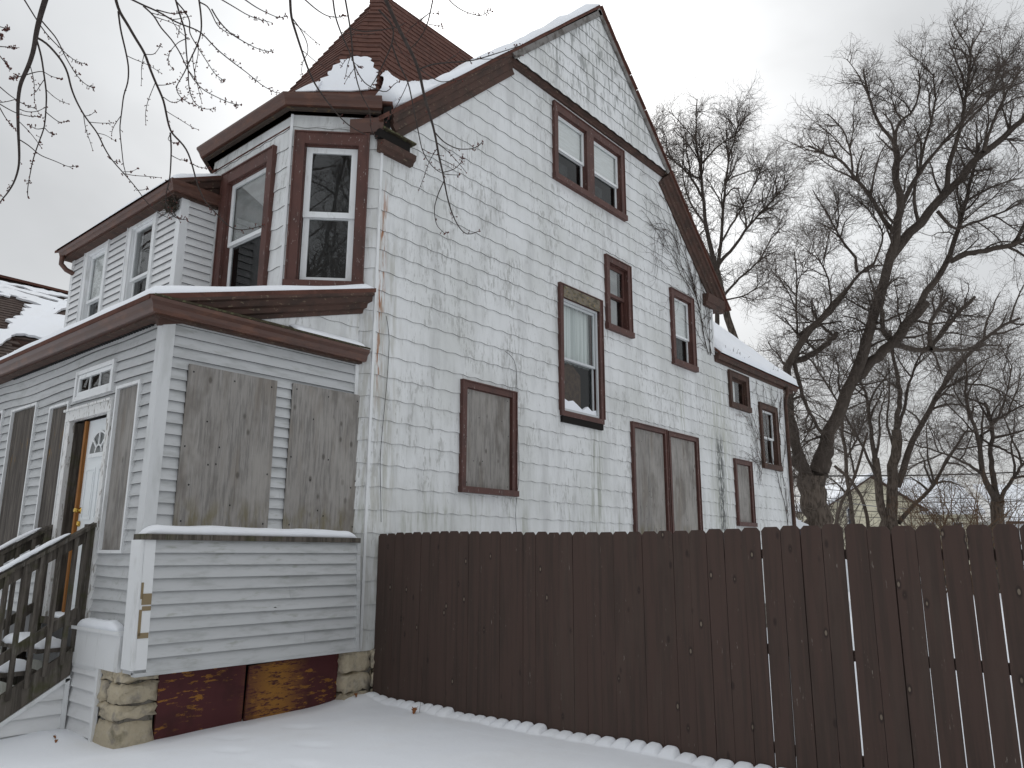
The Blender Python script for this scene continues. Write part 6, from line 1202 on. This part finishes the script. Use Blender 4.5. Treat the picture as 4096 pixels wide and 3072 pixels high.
for a, b in (((-.4, 4.72), (3.3, 7.10)), ((7.0, 4.72), (3.3, 7.10))): mb.hexa([BF.P(a[0], a[1], .3), BF.P(b[0], b[1], .3), BF.P(b[0], b[1], -7.4), BF.P(a[0], a[1], -7.4), BF.P(a[0], a[1] + .22, .3), BF.P(b[0], b[1] + .22, .3), BF.P(b[0], b[1] + .22, -7.4), BF.P(a[0], a[1] + .22, -7.4)])
tag(mb.build('roof_snow', 'snow', bh), kind='stuff')
mb = MB(); mb.fbox(BF, 1.35, 1.8, 2.6, 4.85, -.02, .06); w = mb.build('window', 'whitetrim', bh); mb = MB(); mb.fbox(BF, 1.43, 1.72, 2.7, 4.75, .06, .07); mb.build('pane', 'carglass', w)
mb = MB(); mb.fbox(BF, 6.6, 12.0, -.2, 4.5, -6.5, -2.2); mb.build('side_wing', 'cream', bh)
mb = MB(); mb.hexa([BF.P(6.3, 4.45, -1.8), BF.P(12.4, 4.45, -1.8), BF.P(12.4, 7.25, -5.4), BF.P(4.5, 7.25, -5.4), BF.P(6.3, 4.7, -1.8), BF.P(12.4, 4.7, -1.8), BF.P(12.4, 7.5, -5.4), BF.P(4.5, 7.5, -5.4)]); tag(mb.build('wing_roof_snow', 'snow', bh), kind='stuff')
for u in (8.0, 10.0): mb = MB(); mb.fbox(BF, u, u + .8, 2.4, 3.9, -2.2, -2.12); w = mb.build('window', 'whitetrim', bh); mb = MB(); mb.fbox(BF, u + .08, u + .72, 2.48, 3.82, -2.12, -2.1); mb.build('pane', 'carglass', w)
gh = thing('grey_house', 'pale grey house with snowy roof beyond the crooked tree', 'house', (4, 64, 0)); GF = Frame((-1.5, 60, 0), UB, NB)
mb = MB(); mb.fbox(GF, 0, 9, -.2, 4.0, -7, 0); mb.build('wall', 'greyhouse', gh)
mb = MB(); mb.hexa([GF.P(-.4, 3.9, .4), GF.P(9.4, 3.9, .4), GF.P(9.4, 6.6, -3.5), GF.P(-.4, 6.6, -3.5), GF.P(-.4, 4.15, .4), GF.P(9.4, 4.15, .4), GF.P(9.4, 6.85, -3.5), GF.P(-.4, 6.85, -3.5)]); tag(mb.build('roof_snow', 'snow', gh), kind='stuff')
mb = MB(); mb.fbox(GF, -.4, 9.4, 3.72, 3.9, -.1, .4); mb.build('eave', 'brown_old', gh)
mb = MB(); mb.fbox(GF, 6.5, 7.3, 5.5, 7.4, -3.2, -2.4); mb.build('chimney', 'concrete', gh)
for u in (1.2, 4.0, 6.6): mb = MB(); mb.fbox(GF, u, u + 1, 1.8, 3.2, 0, .06); w = mb.build('window', 'whitetrim', gh); mb = MB(); mb.fbox(GF, u + .1, u + .9, 1.9, 3.1, .06, .08); mb.build('pane', 'carglass', w)
# snow covered van
van = thing('parked_van', 'white van buried under snow parked behind the house corner', 'van', (-2.6, 20.6, 0)); VF = Frame((-3.3, 19.9, 0), (.6, .8, 0), (.8, -.6, 0))
prof = [(0, .35), (4.6, .35), (4.6, 1.35), (3.9, 1.6), (3.2, 2.55), (2.9, 2.66), (.15, 2.66), (0, 2.5)]
mb = MB(); mb.poly([VF.P(u - 1.9, z, .4) for u, z in prof], tuple(-VF.n * 1.8)); mb.build('body', 'carpaint', van)
mb = MB(); mb.hexa([VF.P(1.36, 2.42, .2), VF.P(1.98, 1.65, .3), VF.P(1.98, 1.65, -1.3), VF.P(1.36, 2.42, -1.2), VF.P(1.40, 2.46, .2), VF.P(2.02, 1.69, .3), VF.P(2.02, 1.69, -1.3), VF.P(1.40, 2.46, -1.2)]); mb.build('windscreen', 'carglass', van)
mb = MB(); mb.fbox(VF, -.2, 1.1, 1.7, 2.4, .4, .41); mb.build('side_window', 'carglass', van)
for u in (-1.0, 1.8):
    for d in (.38, -1.25): mb = MB(); mb.lathe(VF.P(u, .33, d), VF.n, [(.33, 0), (.33, .2), (.18, .21)], 16); mb.build('wheel', 'rubber', van)
ps = [VF.P(-1.9, 2.66, .4), VF.P(1.05, 2.66, .4), VF.P(1.05, 2.66, -1.4), VF.P(-1.9, 2.66, -1.4)]
snow_slab('van_snow', *ps, .22, 20, 14, 'thick cap of snow on the roof of the parked van', edge=.5)
snow_slab('van_snow', VF.P(2.0, 1.6, .4), VF.P(2.7, 1.36, .4), VF.P(2.7, 1.36, -1.4), VF.P(2.0, 1.6, -1.4), .18, 10, 14, 'snow on the bonnet of the parked van', edge=.3)
def cable(px, dep, r, mat, label, sag=0.0):
    P = [at(3000 + x / 1.6588, 1200 + y / 1.6588, dep + i * 1.5) for i, (x, y) in enumerate(px)]; p = smooth(P, 24); v, f = tubes(p[None], np.full((1, 24), r), 5); tag(fast_mesh('overhead_cable', v, f, mat, None, True), label, 'cable', 'overhead cables beyond the fence')
cable([(250, 1172), (500, 1168), (850, 1166), (1150, 1163), (1500, 1155), (1900, 1136)], 38, .04, 'wire', 'thick black overhead cable highest above the fence')
cable([(250, 1290), (500, 1330), (900, 1378), (1150, 1390), (1400, 1380), (1650, 1345), (1900, 1320)], 38, .024, 'wire_pale', 'pale sagging overhead cable above the fence')
cable([(250, 1230), (700, 1275), (1200, 1310), (1900, 1330)], 40, .018, 'wire', 'thin overhead cable below the thick black one')
cable([(250, 1300), (700, 1325), (1200, 1345), (1900, 1335)], 41, .018, 'wire', 'thin overhead cable halfway between the thick one and the fence')
cable([(250, 1370), (700, 1400), (1200, 1415), (1900, 1360)], 42, .018, 'wire', 'thin overhead cable just above the pale sagging one')
cable([(250, 1400), (700, 1440), (1200, 1450), (1900, 1440)], 43, .018, 'wire', 'lowest thin overhead cable close above the pickets')
# brushy scrub beyond the fence
def scrub(px, py, dep, label, seed, h, mat):
    b = at(px, py, dep); rg = np.random.default_rng(seed); n = 26; P = []; R_ = []
    for i in range(n):
        a = rg.uniform(0, 6.28); d = np.array([math.cos(a) * .35, math.sin(a) * .35, 1.0]); p = np.array([b[0], b[1], -.1]) + rg.normal(size=3) * np.array([.5, .5, 0]); q = [p.copy()]
        for s in range(5): d = d + rg.normal(size=3) * .22; p = p + d / np.linalg.norm(d) * h / 5 * rg.uniform(.8, 1.2); q.append(p.copy())
        P.append(q); R_.append(np.linspace(.03, .008, 6))
    t = thing('scrub_bush', label, 'bush', (float(b[0]), float(b[1]), 0), 'scrub beyond the fence'); P = np.array(P); R_ = np.array(R_); v, f = tubes(P, R_, 4); tag(fast_mesh('stems', v, f, mat, t), kind='stuff')
    c, r = spawn(P, R_, 260, (.5, 1.3), (25, 70), .05, .2, 5, (.010, .014), .3, .004); v, f = tubes(c, r, 3); tag(fast_mesh('twigs', v, f, mat, t), kind='stuff')
    c, r = spawn(c, r, 1000, (.25, .6), (25, 70), .03, .25, 4, (.006, .008), .2, .004); v, f = tubes(c, r, 3); tag(fast_mesh('twigs', v, f, mat, t), kind='stuff')
MT['scrub'] = material('reddish_scrub', (.13, .085, .055), .9, .1)
scrub(3830, 2150, 31, 'reddish scrub bush below the broad crooked tree', 1, 5.0, 'scrub'); scrub(3960, 2150, 34, 'reddish scrub bush nearest the grey house', 2, 5.4, 'scrub'); scrub(3690, 2150, 37, 'dull scrub bush beside the many-stemmed tree', 3, 4.6, 'twig'); scrub(3220, 2150, 36, 'dark scrub between the downpipe and the huge trunk', 4, 6.5, 'twig'); scrub(3330, 2150, 44, 'dark scrub behind the huge forked trunk', 5, 6.0, 'twig')
